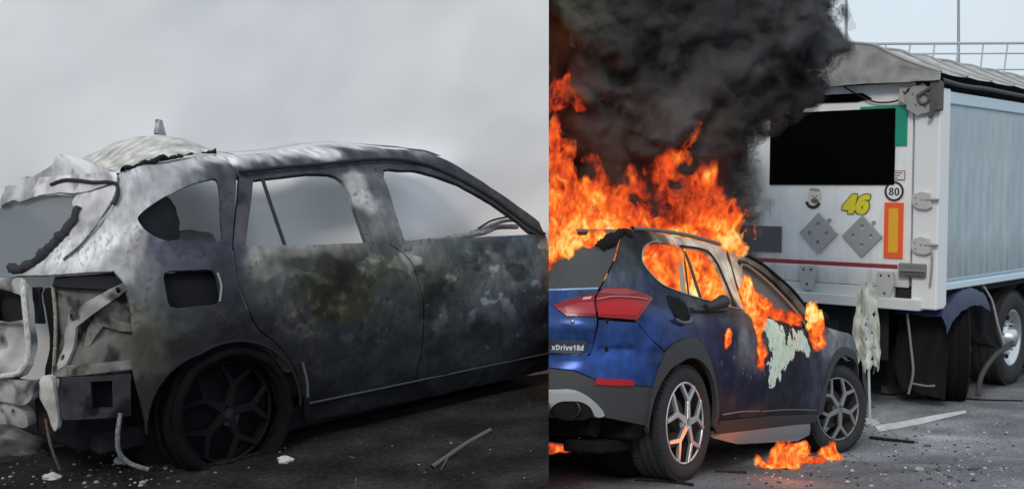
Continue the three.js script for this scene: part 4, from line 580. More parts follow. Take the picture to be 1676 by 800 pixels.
  for (const [z, s, steer] of [[0, -1, 0], [2.67, -1, -0.36], [2.67, 1, -0.36], [0, 1, 0]]) {
    const w = new THREE.Group(); w.name = 'wheel'; w.position.set(s * 0.772, R, z); w.rotation.y = (s > 0 ? Math.PI : 0) + steer; if (z > 1) w.position.y -= 0.0; C.add(w);
    mesh('tyre', tg, rubber, w);
    for (const [n, g, m] of [['rim', rim.face, z ? sootRim : rimM], ['rim_barrel', rim.barrel, barrelM], ['brake_disc', rim.disc, discM]]) { const q = mesh(n, g, m, w); q.position.x = -0.098; q.rotation.x = z ? 0.55 : 0.12; }
  }
  cutAll(car, V(1, 0, SEAM), 0);
}

// ------------------------------------------------------------------ the burnt-out shell, its front end gone
const rail = []; for (let u = 0.15; u < 1.5; u += 0.12) { const t = u < 1.0 ? 1.562 + 0.04 * ss(0.4, 1.0, u) : 1.602 - 0.16 * (u - 1.0) ** 1.3; const p = 164 - 50 * ss(1.05, 1.45, u); rail.push([u, t + 0.005, p, p, p + 2], [u, t - 0.025, p, p, p + 2], [u, t - 0.065, 46, 47, 54], [u, t - 0.1, 46, 47, 54]); }  // pale highlight on the roof edge and shade beneath, put into the colour
const ashStainShade = stainsAndLight([...rail,  // soot and ash colours with the shading of the body mixed in

  [-0.42, 1.36, 148, 148, 151], [-0.25, 1.48, 146, 146, 149], [0.0, 1.52, 144, 144, 147], [-0.55, 1.3, 146, 146, 150], [-0.45, 1.25, 146, 146, 149], [-0.3, 1.43, 142, 142, 145], [-0.12, 1.49, 140, 140, 143], [0.15, 1.535, 142, 142, 145], 
  [0.0, 1.455, 84, 86, 92], [1.5, 1.44, 40, 40, 48], [1.8, 1.24, 46, 46, 48], [2.05, 1.1, 50, 52, 50],
  [-0.5, 1.2, 168, 168, 171], [-0.36, 1.17, 116, 114, 116], [-0.42, 1.13, 124, 122, 124], [-0.62, 1.12, 162, 162, 166], [-0.33, 1.28, 168, 168, 170], [-0.42, 1.075, 150, 152, 158], [-0.8, 1.08, 166, 167, 172], [-1.1, 1.075, 150, 152, 156], [-0.7, 1.3, 140, 140, 144], [-0.8, 1.2, 150, 152, 156],
  [-0.24, 1.16, 70, 72, 82], [-0.15, 1.14, 52, 54, 64], [-0.05, 1.12, 48, 50, 60], [0.06, 1.12, 46, 48, 58], [0.08, 1.2, 48, 50, 58], [0.1, 1.3, 50, 52, 60], [0.13, 1.4, 50, 52, 58], [0.12, 1.46, 60, 61, 66], [-0.1, 1.09, 50, 52, 62], [-0.22, 1.08, 62, 64, 74], [0.02, 1.04, 44, 46, 56], [-0.25, 0.99, 66, 68, 76], [0.03, 0.88, 40, 42, 52],  [-0.3, 1.04, 100, 103, 112], [-0.36, 0.95, 88, 90, 96], [-0.12, 1.06, 60, 62, 74],
  [-0.2, 0.8, 60, 62, 70], [-0.35, 0.85, 88, 89, 90], [-0.4, 0.72, 80, 78, 74], [-0.1, 0.76, 44, 45, 55], [0.0, 0.69, 22, 22, 27], [0.30, 0.62, 26, 27, 33], [0.2, 0.7, 28, 29, 36], [-0.2, 0.68, 34, 34, 38], [-0.36, 0.5, 40, 40, 42], [0.42, 0.45, 26, 27, 33], [-0.38, 0.62, 70, 69, 66], [0.05, 0.95, 48, 50, 61], [0.05, 0.8, 40, 41, 50],
  [0.22, 1.075, 112, 112, 112], [0.45, 1.07, 116, 116, 115], [0.7, 1.055, 98, 98, 97], [0.22, 1.0, 108, 108, 110], [0.14, 0.92, 66, 68, 76], [0.25, 0.92, 64, 66, 72], [0.42, 0.99, 52, 53, 54], [0.62, 0.97, 36, 36, 36], [0.5, 0.88, 40, 41, 38], [0.58, 0.78, 54, 56, 46], [0.72, 0.84, 44, 45, 40], [0.35, 0.72, 56, 57, 66], [0.93, 0.94, 66, 68, 66], [0.95, 0.78, 54, 56, 62], [0.6, 0.62, 36, 38, 46], [0.9, 0.5, 33, 35, 43], [0.5, 0.45, 32, 34, 42], [0.7, 0.38, 29, 31, 39],
  [0.90, 1.4, 130, 131, 132], [0.93, 1.3, 132, 133, 134], [0.87, 1.2, 66, 67, 70], [1.0, 1.15, 88, 90, 92], [1.05, 1.35, 74, 75, 80], [0.98, 1.08, 70, 71, 74],
  [1.15, 1.0, 96, 99, 102], [1.2, 0.92, 84, 88, 90], [1.5, 1.01, 80, 86, 92], [1.45, 0.93, 60, 64, 68], [1.9, 0.98, 66, 74, 88], [1.3, 0.84, 70, 74, 76], [1.55, 0.85, 78, 82, 90], [1.72, 0.82, 98, 101, 112], [2.0, 0.82, 82, 90, 106], [1.3, 0.65, 50, 52, 60], [1.65, 0.68, 76, 80, 92], [1.85, 0.62, 50, 55, 68], [2.0, 0.48, 38, 41, 53], [1.4, 0.45, 36, 38, 47], [1.25, 0.38, 32, 34, 43],
  [0.6, 0.25, 26, 28, 36], [1.3, 0.25, 26, 28, 37], [2.0, 0.25, 25, 27, 36]],
  0.07, 0.18, 0.26, (u, y, c, n, n2) => {
    const flake = ss(0.1, 0.2, fbm(u * 38, y * 38, 77, 4)) * ss(-0.05, 0.2, n);
    const run = fbm(u * 26, y * 5, 3, 3), low = ss(1.12, 1.02, y); let k = (1 + 0.16 * run * low * ss(0.1, 0.3, u)) * mix(1, 0.8, low);
    const olive = ss(0.1, 0.3, n2 + 0.5 * n) * Math.exp(-(((u - 0.58) / 0.3) ** 2 + ((y - 0.8) / 0.16) ** 2));
    const blot = ss(0.02, 0.22, fbm(u * 3.3 + 4, y * 4.4, 9, 5)) * ss(1.05, 0.95, y) * ss(0.15, 0.35, u), bare = ss(0.16, 0.24, fbm(u * 5.5, y * 6.5, 43, 5)) * ss(1.03, 0.96, y) * ss(0.45, 0.65, y) * ss(0.2, 0.45, u); k *= (1 - 0.42 * blot) * (1 + 0.55 * bare) * (1 - 0.22 * flake);
    const rust = ss(0.1, 0.35, n) * ss(0.98, 0.9, y) * ss(0.7, 0.4, u) * 0.4, fleck = ss(0.36, 0.42, n2) * ss(0.4, 0.8, u) * ss(0.9, 0.7, y) * 0.25;
    return [mix(c[0] * k + olive * 20 + rust * 10, 150, fleck), mix(c[1] * k + olive * 20 + rust * 4, 156, fleck), mix(c[2] * k * mix(0.93, 1, ss(0.9, 1.15, y)) + olive * 11, 160, fleck)];
  }, 0.58, 1320);
const ashMetal = mat(0xffffff, 0.82, { map: ashStainShade, bumpMap: ashStainShade, bumpScale: 0.003, specularIntensity: 0.4 });
const wreck = thing('burnt_car', 'burnt-out ash-grey car shell without glass, its front end gone, on a charred verge', 'car');
wreck.applyMatrix4(POSE_WRECK);
{
  const C = wreck, dent = (u, v) => 0.02 * fbm(u * 3.2, v * 3.2, 8, 4) + 0.009 * fbm(u * 10, v * 10, 2, 3), soot = mat(new THREE.Color(0.022, 0.022, 0.026), 0.9), soot2 = mat(new THREE.Color(0.04, 0.04, 0.046), 0.85);
  const grey = (v, b = 1, dirt = 1) => { const t = noiseTex(300, 300, (a, c) => { const n = fbm(a * 7, c * 7, v, 5), so = ss(-0.02, 0.3, fbm(a * 11 + v, c * 11, 3, 5)) * dirt, m = v * (1 + 0.5 * n) * (1 - 0.6 * so) + 9 * fbm(a * 30, c * 30, 5, 2); return [m * 1.01, m, m * b].map((x) => unlin(Math.min(0.85, lin(clamp(x, 0, 255)) / 0.56))); }); t.repeat.set(3, 1.2); return mat(0xffffff, 0.85, { map: t, bumpMap: t, bumpScale: 0.0015 }); };
  const pale = grey(146, 0.98, 0.12), mid = grey(92, 0.97), dim = grey(62, 1.08), rusty = grey(80, 0.975);
  const both = (name, outline, o, m) => { const a = mesh(name, panel(outline, { dent, ...o }), m, C); mesh(name, panel(outline, { dent, ...o, h: 0.06, flip: true }), m, C); return a; };
  const qwin = smoothPath([[-0.352, 1.285], [-0.30, 1.32], [-0.195, 1.365], [-0.076, 1.414], [0.04, 1.44], [0.105, 1.442], [0.10, 1.36], [0.075, 1.25], [0.045, 1.15], [-0.06, 1.15], [-0.166, 1.163], [-0.259, 1.20], [-0.32, 1.24]], 4, true);
  const fuel = smoothPath([[-0.228, 1.028], [-0.13, 1.025], [-0.035, 1.012], [-0.03, 0.94], [-0.045, 0.866], [-0.14, 0.864], [-0.235, 0.877], [-0.24, 0.95]], 3, true);
  const cavity = [[-0.985, 1.058], [-0.755, 1.064], [-0.494, 1.057], [-0.45, 1.02], [-0.425, 0.98], [-0.43, 0.80], [-0.425, 0.62]];
  const arch = arcPts(0.0, 0.30, 0.372, 8, 175, 30);
  const doorC = smoothPath([[0.222, 1.455], [0.16, 1.28], [0.10, 1.11], [0.078, 1.01], [0.078, 0.907], [0.146, 0.722], [0.237, 0.637], [0.333, 0.501], [0.378, 0.345]], 4);
  const seal = [[-0.53, 1.46], [-0.62, 1.40], [-0.72, 1.36], [-0.847, 1.347], [-0.886, 1.269], [-0.981, 1.205], [-1.087, 1.127], [-1.19, 1.09], [-1.25, 1.06], [-1.04, 1.06]];
  both('quarter_panel', [...doorC.slice().reverse().map(([u, y]) => [u - 0.005, y]), [0.225, 1.56], [0.145, 1.562], [-0.138, 1.535], [-0.3, 1.52], [-0.462, 1.498], ...seal, ...cavity, [-0.42, 0.60], [-0.39, 0.45], ...arch.slice().reverse()], { holes: [qwin, fuel], h: 0.015, t: 0.016 }, ashMetal);
  mesh('arch_lip', skinTube(arcPts(0.0, 0.30, 0.374, 0, 178, 30), 0.008, -0.004, 60), mat(new THREE.Color(0.02, 0.02, 0.024), 0.9), C);
  mesh('arch_edge', skinTube([[0.372, 0.52], [0.395, 0.42], [0.40, 0.34]], 0.007, 0.02, 20), mat(new THREE.Color(0.09, 0.095, 0.11), 0.8), C);
  both('fuel_filler_pan', [[-0.26, 1.05], [0.0, 1.04], [-0.01, 0.84], [-0.26, 0.85]], { off: -0.06, h: 0.04 }, mat(new THREE.Color(0.012, 0.013, 0.018), 0.9));
  mesh('fuel_rim', skinTube([[-0.02, 1.0], [-0.02, 0.94], [-0.04, 0.87]], 0.006, 0.006, 20), mat(new THREE.Color(0.22, 0.23, 0.26), 0.6), C);
  const side = [[0.23, 1.56], [0.324, 1.563], [0.53, 1.568], [0.8, 1.595], [1.034, 1.602], [1.237, 1.568], [1.449, 1.53], [1.555, 1.474], [1.655, 1.41], [1.889, 1.25], [2.08, 1.10], [2.2, 0.99], [2.1, 0.985], [2.003, 1.03], [1.95, 1.085], [1.791, 1.21], [1.578, 1.332], [1.434, 1.392], [1.295, 1.432], [1.16, 1.452], [1.11, 1.448], [1.085, 1.40], [1.095, 1.25], [1.10, 1.05], [1.0, 1.05], [0.861, 1.06], [0.85, 1.2], [0.838, 1.33], [0.82, 1.395], [0.765, 1.443], [0.634, 1.452], [0.453, 1.443], [0.31, 1.432], [0.232, 1.455]];
  const sf = both('roof_side', side, { h: 0.015, t: 0.03, dent: (u, v) => dent(u, v) * 0.6 - 0.016 * ss(1.545, 1.50, v) * ss(0.75, 0.5, Math.abs(u - 0.7)) * ss(1.42, 1.44, v) - 0.014 * Math.exp(-(((u - 0.985 - (1.45 - v) * 0.12) / 0.011) ** 2)) * ss(1.46, 1.42, v) }, ashMetal);
  both('door_frame', [[0.236, 1.45], [0.305, 1.43], [0.165, 1.10], [0.102, 1.108]], { h: 0.03, off: -0.006, t: 0.025, dent: null }, dim);
  mesh('window_bar', skinTube([[0.36, 1.436], [0.372, 1.25], [0.388, 1.085]], 0.0105, -0.01, 20), soot2, C);
  const rd = [...doorC.filter((p) => p[1] < 1.105).map(([u, y]) => [u + 0.005, y]), [0.40, 0.30], [1.082, 0.30], ...doorSplit.slice().reverse().map(([u, y]) => [u - 0.005, y]), [0.861, 1.064], [0.5, 1.086], [0.161, 1.113], [0.105, 1.112]];
  const rdoor = both('rear_door', rd, { h: 0.018 }, ashMetal);
  const fdoor = both('front_door', [...doorSplit.map(([u, y]) => [u + 0.005, y]), [1.095, 0.30], [2.25, 0.30], [2.25, 0.99], [2.003, 1.012], [1.5, 1.035], [1.1, 1.052]], { h: 0.018 }, ashMetal);
  both('sill', [[0.385, 0.335], [0.395, 0.295], [1.1, 0.294], [2.25, 0.294], [2.25, 0.185], [1.2, 0.185], [0.418, 0.20]], { h: 0.02 }, ashMetal);
  mesh('door_hem', skinTube([[0.42, 0.300], [0.8, 0.299], [1.4, 0.299], [2.2, 0.298]], 0.006, 0.003, 50), mat(new THREE.Color(0.05, 0.053, 0.065), 0.7), fdoor);
  // where the tail lamp and bumper were: inner sheet, bracket, side box, dark channel, tailgate frame
  mesh('lamp_pan', panel([[-0.935, 1.06], [-0.42, 1.06], [-0.40, 0.60], [-0.93, 0.60]], { h: 0.02, off: -0.075, t: 0.01, dent: (u, v) => 0.018 * fbm(u * 6, v * 6, 4, 4) + 0.02 * ss(0.78, 0.74, v) }), rusty, C);
  mesh('lamp_pan_top', panel([[-0.93, 1.07], [-0.45, 1.066], [-0.44, 0.985], [-0.92, 1.03]], { h: 0.03, off: -0.035, t: 0.01 }), soot, C);
  mesh('bracket', [panel([[-0.425, 1.02], [-0.40, 0.99], [-0.60, 0.90], [-0.775, 0.825], [-0.83, 0.66], [-0.90, 0.64], [-0.86, 0.80], [-0.80, 0.90], [-0.62, 0.96]], { h: 0.02, off: -0.03, t: 0.03, dent: (u, v) => 0.012 * fbm(u * 14, v * 14, 6, 3), holes: [ring(-0.79, 0.87, 0.018, 8), ring(-0.865, 0.70, 0.014, 8), ring(-0.47, 0.985, 0.014, 8)] })], grey(122, 0.99), C);
  mesh('inner_rib', panel([[-0.62, 0.90], [-0.50, 0.84], [-0.42, 0.82], [-0.42, 0.78], [-0.5, 0.79], [-0.6, 0.82], [-0.70, 0.74], [-0.74, 0.74], [-0.70, 0.82]], { h: 0.02, off: -0.05, t: 0.02, dent: (u, v) => 0.02 * fbm(u * 12, v * 12, 3, 3) }), mid, C);
  mesh('inner_ledge', panel([[-0.92, 0.665], [-0.42, 0.655], [-0.40, 0.615], [-0.92, 0.61]], { h: 0.02, off: -0.03, t: 0.03, dent: (u, v) => 0.016 * fbm(u * 12, v * 12, 9, 3) }), mid, C);
  mesh('gate_channel', panel([[-1.06, 1.055], [-0.94, 1.058], [-0.935, 0.60], [-1.05, 0.60]], { h: 0.03, off: -0.09, t: 0.01 }), mat(new THREE.Color(0.012, 0.011, 0.010), 0.9), C);
  mesh('channel_edge', skinTube([[-0.94, 1.05], [-0.93, 0.85], [-0.925, 0.62]], 0.009, -0.045, 30), grey(110, 0.95), C);
  mesh('crash_box', panel([[-0.863, 0.612], [-0.428, 0.592], [-0.442, 0.40], [-0.884, 0.415]], { h: 0.02, off: -0.02, t: 0.05, dent: (u, v) => 0.02 * fbm(u * 5, v * 5, 4, 3), holes: [[[-0.66, 0.58], [-0.53, 0.575], [-0.54, 0.44], [-0.66, 0.45]]] }), grey(44, 1.1), C);
  mesh('crash_box_back', panel([[-0.87, 0.615], [-0.43, 0.60], [-0.44, 0.40], [-0.88, 0.41]], { h: 0.05, off: -0.13 }), soot, C);
  mesh('bumper_stay', panel(smoothPath([[-0.965, 0.615], [-0.90, 0.615], [-0.875, 0.50], [-0.885, 0.385], [-0.905, 0.37], [-0.945, 0.46], [-0.99, 0.53]], 3, true), { h: 0.02, off: 0.0, t: 0.04, dent: (u, v) => 0.02 * fbm(u * 14, v * 8, 4, 3) }), pale, C);
  const gateHole = smoothPath([[-1.40, 0.99], [-1.15, 0.985], [-1.085, 0.96], [-1.085, 0.88], [-1.15, 0.865], [-1.40, 0.87]], 4, true);
  const gate = mesh('tailgate', panel([[-1.6, 1.04], [-1.12, 1.045], [-1.058, 1.02], [-1.05, 0.95], [-1.05, 0.67], [-1.09, 0.625], [-1.2, 0.60], [-1.6, 0.60]], { h: 0.015, off: 0.012, t: 0.03, holes: [gateHole], dent: (u, v) => 0.016 * fbm(u * 7, v * 7, 4, 4) - 0.03 * ss(-1.10, -1.15, u) * ss(0.86, 0.83, v) * ss(0.66, 0.70, v) }), grey(128, 0.99), C);
  mesh('gate_rim', skinTube([[-1.09, 1.03], [-1.065, 0.95], [-1.062, 0.70], [-1.1, 0.64], [-1.25, 0.615]], 0.014, 0.02, 50), pale, gate);
  mesh('gate_void', panel([[-1.6, 1.05], [-1.06, 1.05], [-1.06, 0.84], [-1.6, 0.84]], { h: 0.06, off: -0.07 }), soot, gate);
  mesh('bumper_rail', panel(smoothPath([[-1.6, 0.60], [-1.25, 0.61], [-1.06, 0.60], [-0.985, 0.60], [-0.99, 0.545], [-1.06, 0.50], [-1.2, 0.51], [-1.6, 0.52]], 3, true), { h: 0.02, off: 0.03, t: 0.06, dent: (u, v) => 0.02 * fbm(u * 9, v * 9, 4, 3) }), grey(112, 1.02), C);
  mesh('bumper_rail', panel(smoothPath([[-1.6, 0.50], [-1.2, 0.49], [-1.1, 0.45], [-1.1, 0.39], [-1.22, 0.39], [-1.6, 0.42]], 3, true), { h: 0.02, off: 0.0, t: 0.05, holes: [ring(-1.2, 0.45, 0.02, 9)], dent: (u, v) => 0.02 * fbm(u * 9, v * 9, 8, 3) }), grey(120, 1.0), C);
  mesh('tow_beam', panel([[-1.1, 0.5], [-0.96, 0.5], [-0.95, 0.30], [-1.12, 0.32]], { h: 0.05, off: -0.06 }), mat(new THREE.Color(0.035, 0.02, 0.018), 0.9), C);
  // sealing strip and buckled upper tailgate
  mesh('window_seal', rough(skinTube([[-0.85, 1.35], [-0.875, 1.27], [-0.96, 1.205], [-1.08, 1.125], [-1.19, 1.085], [-1.28, 1.085]], 0.024, 0.008, 90), 0.03), mat(new THREE.Color(0.045, 0.046, 0.052), 0.9), C);
  mesh('pillar_edge', skinTube([[-0.49, 1.475], [-0.52, 1.40], [-0.62, 1.30], [-0.74, 1.19], [-0.86, 1.12]], 0.006, 0.006, 60), grey(84, 1.02), C);
  function rough(g, a) { const P = g.attributes.position; for (let i = 0; i < P.count; i++) { const x = P.getX(i), y = P.getY(i), z = P.getZ(i); P.setXYZ(i, x + a * fbm(x * 22, y * 22, z * 22, 3), y + a * fbm(x * 22 + 5, y * 22, z * 22, 3), z + a * fbm(x * 22, y * 22 + 5, z * 22, 3)); } g.computeVertexNormals(); return g; }
  const crumple = (seed, a) => (u, v) => a * fbm(u * 5, v * 7, seed, 4) + a * 0.8 * Math.abs(fbm(u * 3, v * 9, seed + 5, 3));
  const low = [[-1.6, 1.46], [-1.35, 1.47], [-1.2, 1.46], [-1.2, 1.41], [-1.6, 1.40]], upper = [[-1.6, 1.50], [-1.45, 1.51], [-1.343, 1.53], [-1.15, 1.565], [-0.95, 1.60], [-0.84, 1.585], [-0.72, 1.55], [-0.60, 1.52], [-0.50, 1.495], [-0.50, 1.46], [-0.60, 1.445], [-0.75, 1.425], [-0.90, 1.415], [-1.05, 1.42], [-1.2, 1.42], [-1.4, 1.41], [-1.6, 1.40]];
  for (const flip of [false, true]) mesh('upper_gate', panel(smoothPath(flip ? low : upper, 3, true), { h: flip ? 0.04 : 0.014, off: 0.006, t: 0.008, flip, dent: crumple(3, 0.022) }), grey(152, 1.02, 0.5), C);
  mesh('upper_gate', panel(smoothPath([[-0.90, 1.405], [-0.75, 1.415], [-0.60, 1.435], [-0.515, 1.44], [-0.50, 1.41], [-0.53, 1.36], [-0.60, 1.29], [-0.70, 1.21], [-0.78, 1.17], [-0.88, 1.25], [-0.86, 1.33], [-0.92, 1.37]], 3, true), { h: 0.014, off: 0.004, t: 0.008, dent: crumple(8, 0.016) }), grey(158, 1.02, 0.35), C);
  // translucent sheet added for the smoky haze in the rear opening
  const hazeSheet = new THREE.MeshStandardMaterial({ color: new THREE.Color(0.2, 0.225, 0.25), roughness: 0.85, transparent: true, opacity: 0.62, side: THREE.DoubleSide });
  for (const flip of [false, true]) mesh('rear_haze_sheet', panel([[-1.6, 1.43], [-1.2, 1.43], [-0.92, 1.41], [-0.865, 1.34], [-0.90, 1.27], [-1.0, 1.20], [-1.1, 1.12], [-1.22, 1.07], [-1.6, 1.06]], { h: 0.04, off: -0.03, t: 0.004, flip }), hazeSheet, C);
  mesh('gate_seam', skinTube([[-1.2, 1.46], [-1.05, 1.475], [-0.9, 1.47], [-0.72, 1.455], [-0.58, 1.452], [-0.515, 1.44], [-0.50, 1.40], [-0.53, 1.35]], 0.009, 0.012, 60), soot2, C);
  mesh('gutter_strip', rough(tube([[-0.44, 1.505], [-0.3, 1.528], [-0.14, 1.54], [0.0, 1.558], [0.14, 1.572], [0.22, 1.57]].map(([u, y], i) => { const p = skinAt(u, y, 0.006); return V(p[0], p[1] + 0.008 * Math.sin(i * 4), p[2]); }), 0.014, 90, 7), 0.03), mat(new THREE.Color(0.018, 0.018, 0.02), 0.9), sf);
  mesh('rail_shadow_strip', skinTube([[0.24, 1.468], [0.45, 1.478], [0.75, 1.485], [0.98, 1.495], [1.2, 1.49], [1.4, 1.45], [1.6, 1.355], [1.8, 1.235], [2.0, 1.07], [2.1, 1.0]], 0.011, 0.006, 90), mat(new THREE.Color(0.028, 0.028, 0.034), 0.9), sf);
  // roof: buckled sheet rising at the tail, with the aerial fin
  const across = (name, n, m, f, mm, parent = C) => { const P = [], U = [], I = []; for (let j = 0; j <= m; j++) for (let i = 0; i <= n; i++) { P.push(...f(i / n * 2 - 1, j / m)); U.push(i / n, j / m); } for (let j = 0; j < m; j++) for (let i = 0; i < n; i++) { const a = j * (n + 1) + i, c = a + n + 1; I.push(a, c, c + 1, a, c + 1, a + 1); } const g = new THREE.BufferGeometry(); g.setAttribute('position', new THREE.BufferAttribute(new Float32Array(P), 3)); g.setAttribute('uv', new THREE.BufferAttribute(new Float32Array(U), 2)); g.setIndex(I); g.computeVertexNormals(); return mesh(name, g, mm, parent); };
  const top = table([-0.462, -0.14, 0.15, 0.324, 0.53, 0.8, 1.034, 1.237, 1.449, 1.555], [1.498, 1.532, 1.562, 1.563, 1.568, 1.595, 1.602, 1.568, 1.53, 1.474]);
  const roof = across('roof', 30, 24, (t, k) => { const z = mix(-0.5, 0.32, k), p = skin(z, top(z)), hump = 0.12 * Math.exp(-(((z - 0.02) / 0.24) ** 2)) * ss(1.0, 0.3, Math.abs(t + 0.1)) + 0.03 * Math.exp(-(((z - 0.22) / 0.05) ** 2)) * ss(0.7, 0.2, Math.abs(t)); return [p[0] * -t, p[1] + 0.02 * (1 - t * t) + hump + 0.02 * fbm(t * 3, z * 4, 6, 4) * (1 - t * t), p[2]]; }, pale);
  mesh('aerial_fin', extrude([[-0.06, 0], [0.06, 0], [0.03, 0.03], [0.005, 0.12], [-0.015, 0.125], [-0.04, 0.05]], 0.02, 0.004).rotateY(-Math.PI / 2 + 0.5).translate(-0.1, 1.645, 0.1), grey(120, 1.05), roof);
  for (const s of [-1, 1]) across('roof_edge', 6, 40, (t, k) => { const z = mix(0.3, 1.53, k), p = skin(z, top(z)), q = s * mix(1, 0.74, (t + 1) / 2); return [-p[0] * q, p[1] + 0.012 + 0.02 * (1 - q * q) + 0.008 * fbm(q * 5, z * 5, 6, 3), p[2]]; }, pale, roof);  // roof left open between its edges so sky light reaches the cabin
  // inside: seat remains, floor, tunnel
  mesh('floor', box(-0.6, 0.6, 0.2, 0.3, -0.55, 2.2, 0.02), soot, C);
  const lump = (cx, cy, cz, rx, ry, rz, m, n) => { const g = new THREE.SphereGeometry(1, 32, 24), P = g.attributes.position; for (let i = 0; i < P.count; i++) { const x = P.getX(i), y = P.getY(i), z = P.getZ(i), k = 1 + 0.3 * fbm(x * 2 + cx * 9, y * 2, z * 2, 4); P.setXYZ(i, cx + x * rx * k, cy + y * ry * k, cz + z * rz * k); } g.computeVertexNormals(); return mesh(n, g, m, C); };
  lump(-0.50, 1.24, -0.17, 0.09, 0.17, 0.15, mat(new THREE.Color(0.05, 0.05, 0.056), 0.95), 'seat_remains'); lump(-0.46, 1.10, 0.0, 0.12, 0.1, 0.2, mat(new THREE.Color(0.1, 0.1, 0.11), 0.95), 'seat_remains');
  mesh('dashboard', [tube([[-0.74, 1.03, 1.2], [-0.73, 1.035, 1.5], [-0.72, 1.045, 1.75], [-0.62, 1.06, 1.95], [-0.62, 1.05, 2.1]], 0.016, 40, 8), tube([[-0.72, 1.03, 1.55], [-0.7, 1.065, 1.75], [-0.68, 1.095, 1.95], [-0.68, 1.09, 2.08]], 0.01, 40, 8)], grey(110, 1.02), C);
  mesh('steering_rail', tube([[-0.71, 1.07, 1.72], [-0.68, 1.105, 1.85], [-0.68, 1.12, 1.99]], 0.006), soot2, C);
  mesh('axle_beam', [bar([-0.8, 0.3, 0.02], [0.8, 0.3, 0.02], 0.05), box(-0.5, 0.5, 0.2, 0.36, -0.6, -0.3, 0.04), bar([-0.7, 0.2, 0.3], [-0.7, 0.22, 2.1], 0.06)], soot, C);
  mesh('wheel_housing', new THREE.SphereGeometry(0.39, 24, 16).scale(0.7, 1, 1).translate(-0.48, 0.34, 0), mat(new THREE.Color(0.01, 0.01, 0.012), 0.95), C);
  // bare rims sunk to the ground, tyres burnt down to wire
  const rim = rimGeos(0.243), rimM = mat(new THREE.Color(0.008, 0.008, 0.010), 0.95), wire = mat(new THREE.Color(0.005, 0.005, 0.006), 0.95);
  for (const s of [-1, 1]) {
    const w = new THREE.Group(); w.name = 'wheel'; w.position.set(s * 0.78, 0.325, 0.01); if (s > 0) w.rotation.y = Math.PI; C.add(w);
    for (const [n, g, m] of [['rim', rim.face, rimM], ['rim_barrel', rim.barrel, wire], ['brake_disc', rim.disc, rimM]]) { const q = mesh(n, g, m, w); q.position.x = 0.0; q.rotation.x = 0.3; }
    const coils = []; for (let k = 0; k < 9; k++) { const t = new THREE.TorusGeometry(rr(0.25, 0.335), rr(0.012, 0.03), 6, 60), P = t.attributes.position, o = rr(-0.1, 0.08); for (let i = 0; i < P.count; i++) { const a = Math.atan2(P.getY(i), P.getX(i)), q = 1 + 0.03 * nz(a * 2, k * 3); let y = P.getY(i) * q; P.setXYZ(i, P.getX(i) * q, Math.max(y, -0.235 + 0.02 * nz(k, a * 3)), P.getZ(i) + o + 0.02 * nz(a * 3, k * 5)); } t.computeVertexNormals(); coils.push(t.rotateY(Math.PI / 2)); }
    mesh('tyre_wire', coils, wire, w);
  }
  mesh('hanging_wire', tube([skinAt(-0.50, 0.42, -0.02), skinAt(-0.53, 0.33, 0.02), skinAt(-0.54, 0.26, 0.03), skinAt(-0.50, 0.215, 0.04), skinAt(-0.45, 0.20, 0.06), skinAt(-0.40, 0.185, 0.07)].map((p) => V(p[0], p[1], p[2])), 0.011, 40), grey(96, 1.05), C);
  mesh('hanging_wire', tube([skinAt(-0.98, 0.42, -0.02), skinAt(-0.97, 0.30, 0.0), skinAt(-0.975, 0.18, 0.01)].map((p) => V(p[0], p[1], p[2])), 0.007, 30), grey(80, 0.95), C);
  // the shell ends where its front has burnt away
  C.updateMatrixWorld(true); const pl = new THREE.Plane(V(0, 0, -1), 2.105).applyMatrix4(C.matrixWorld); cutAll(C, pl.normal, pl.constant);
}

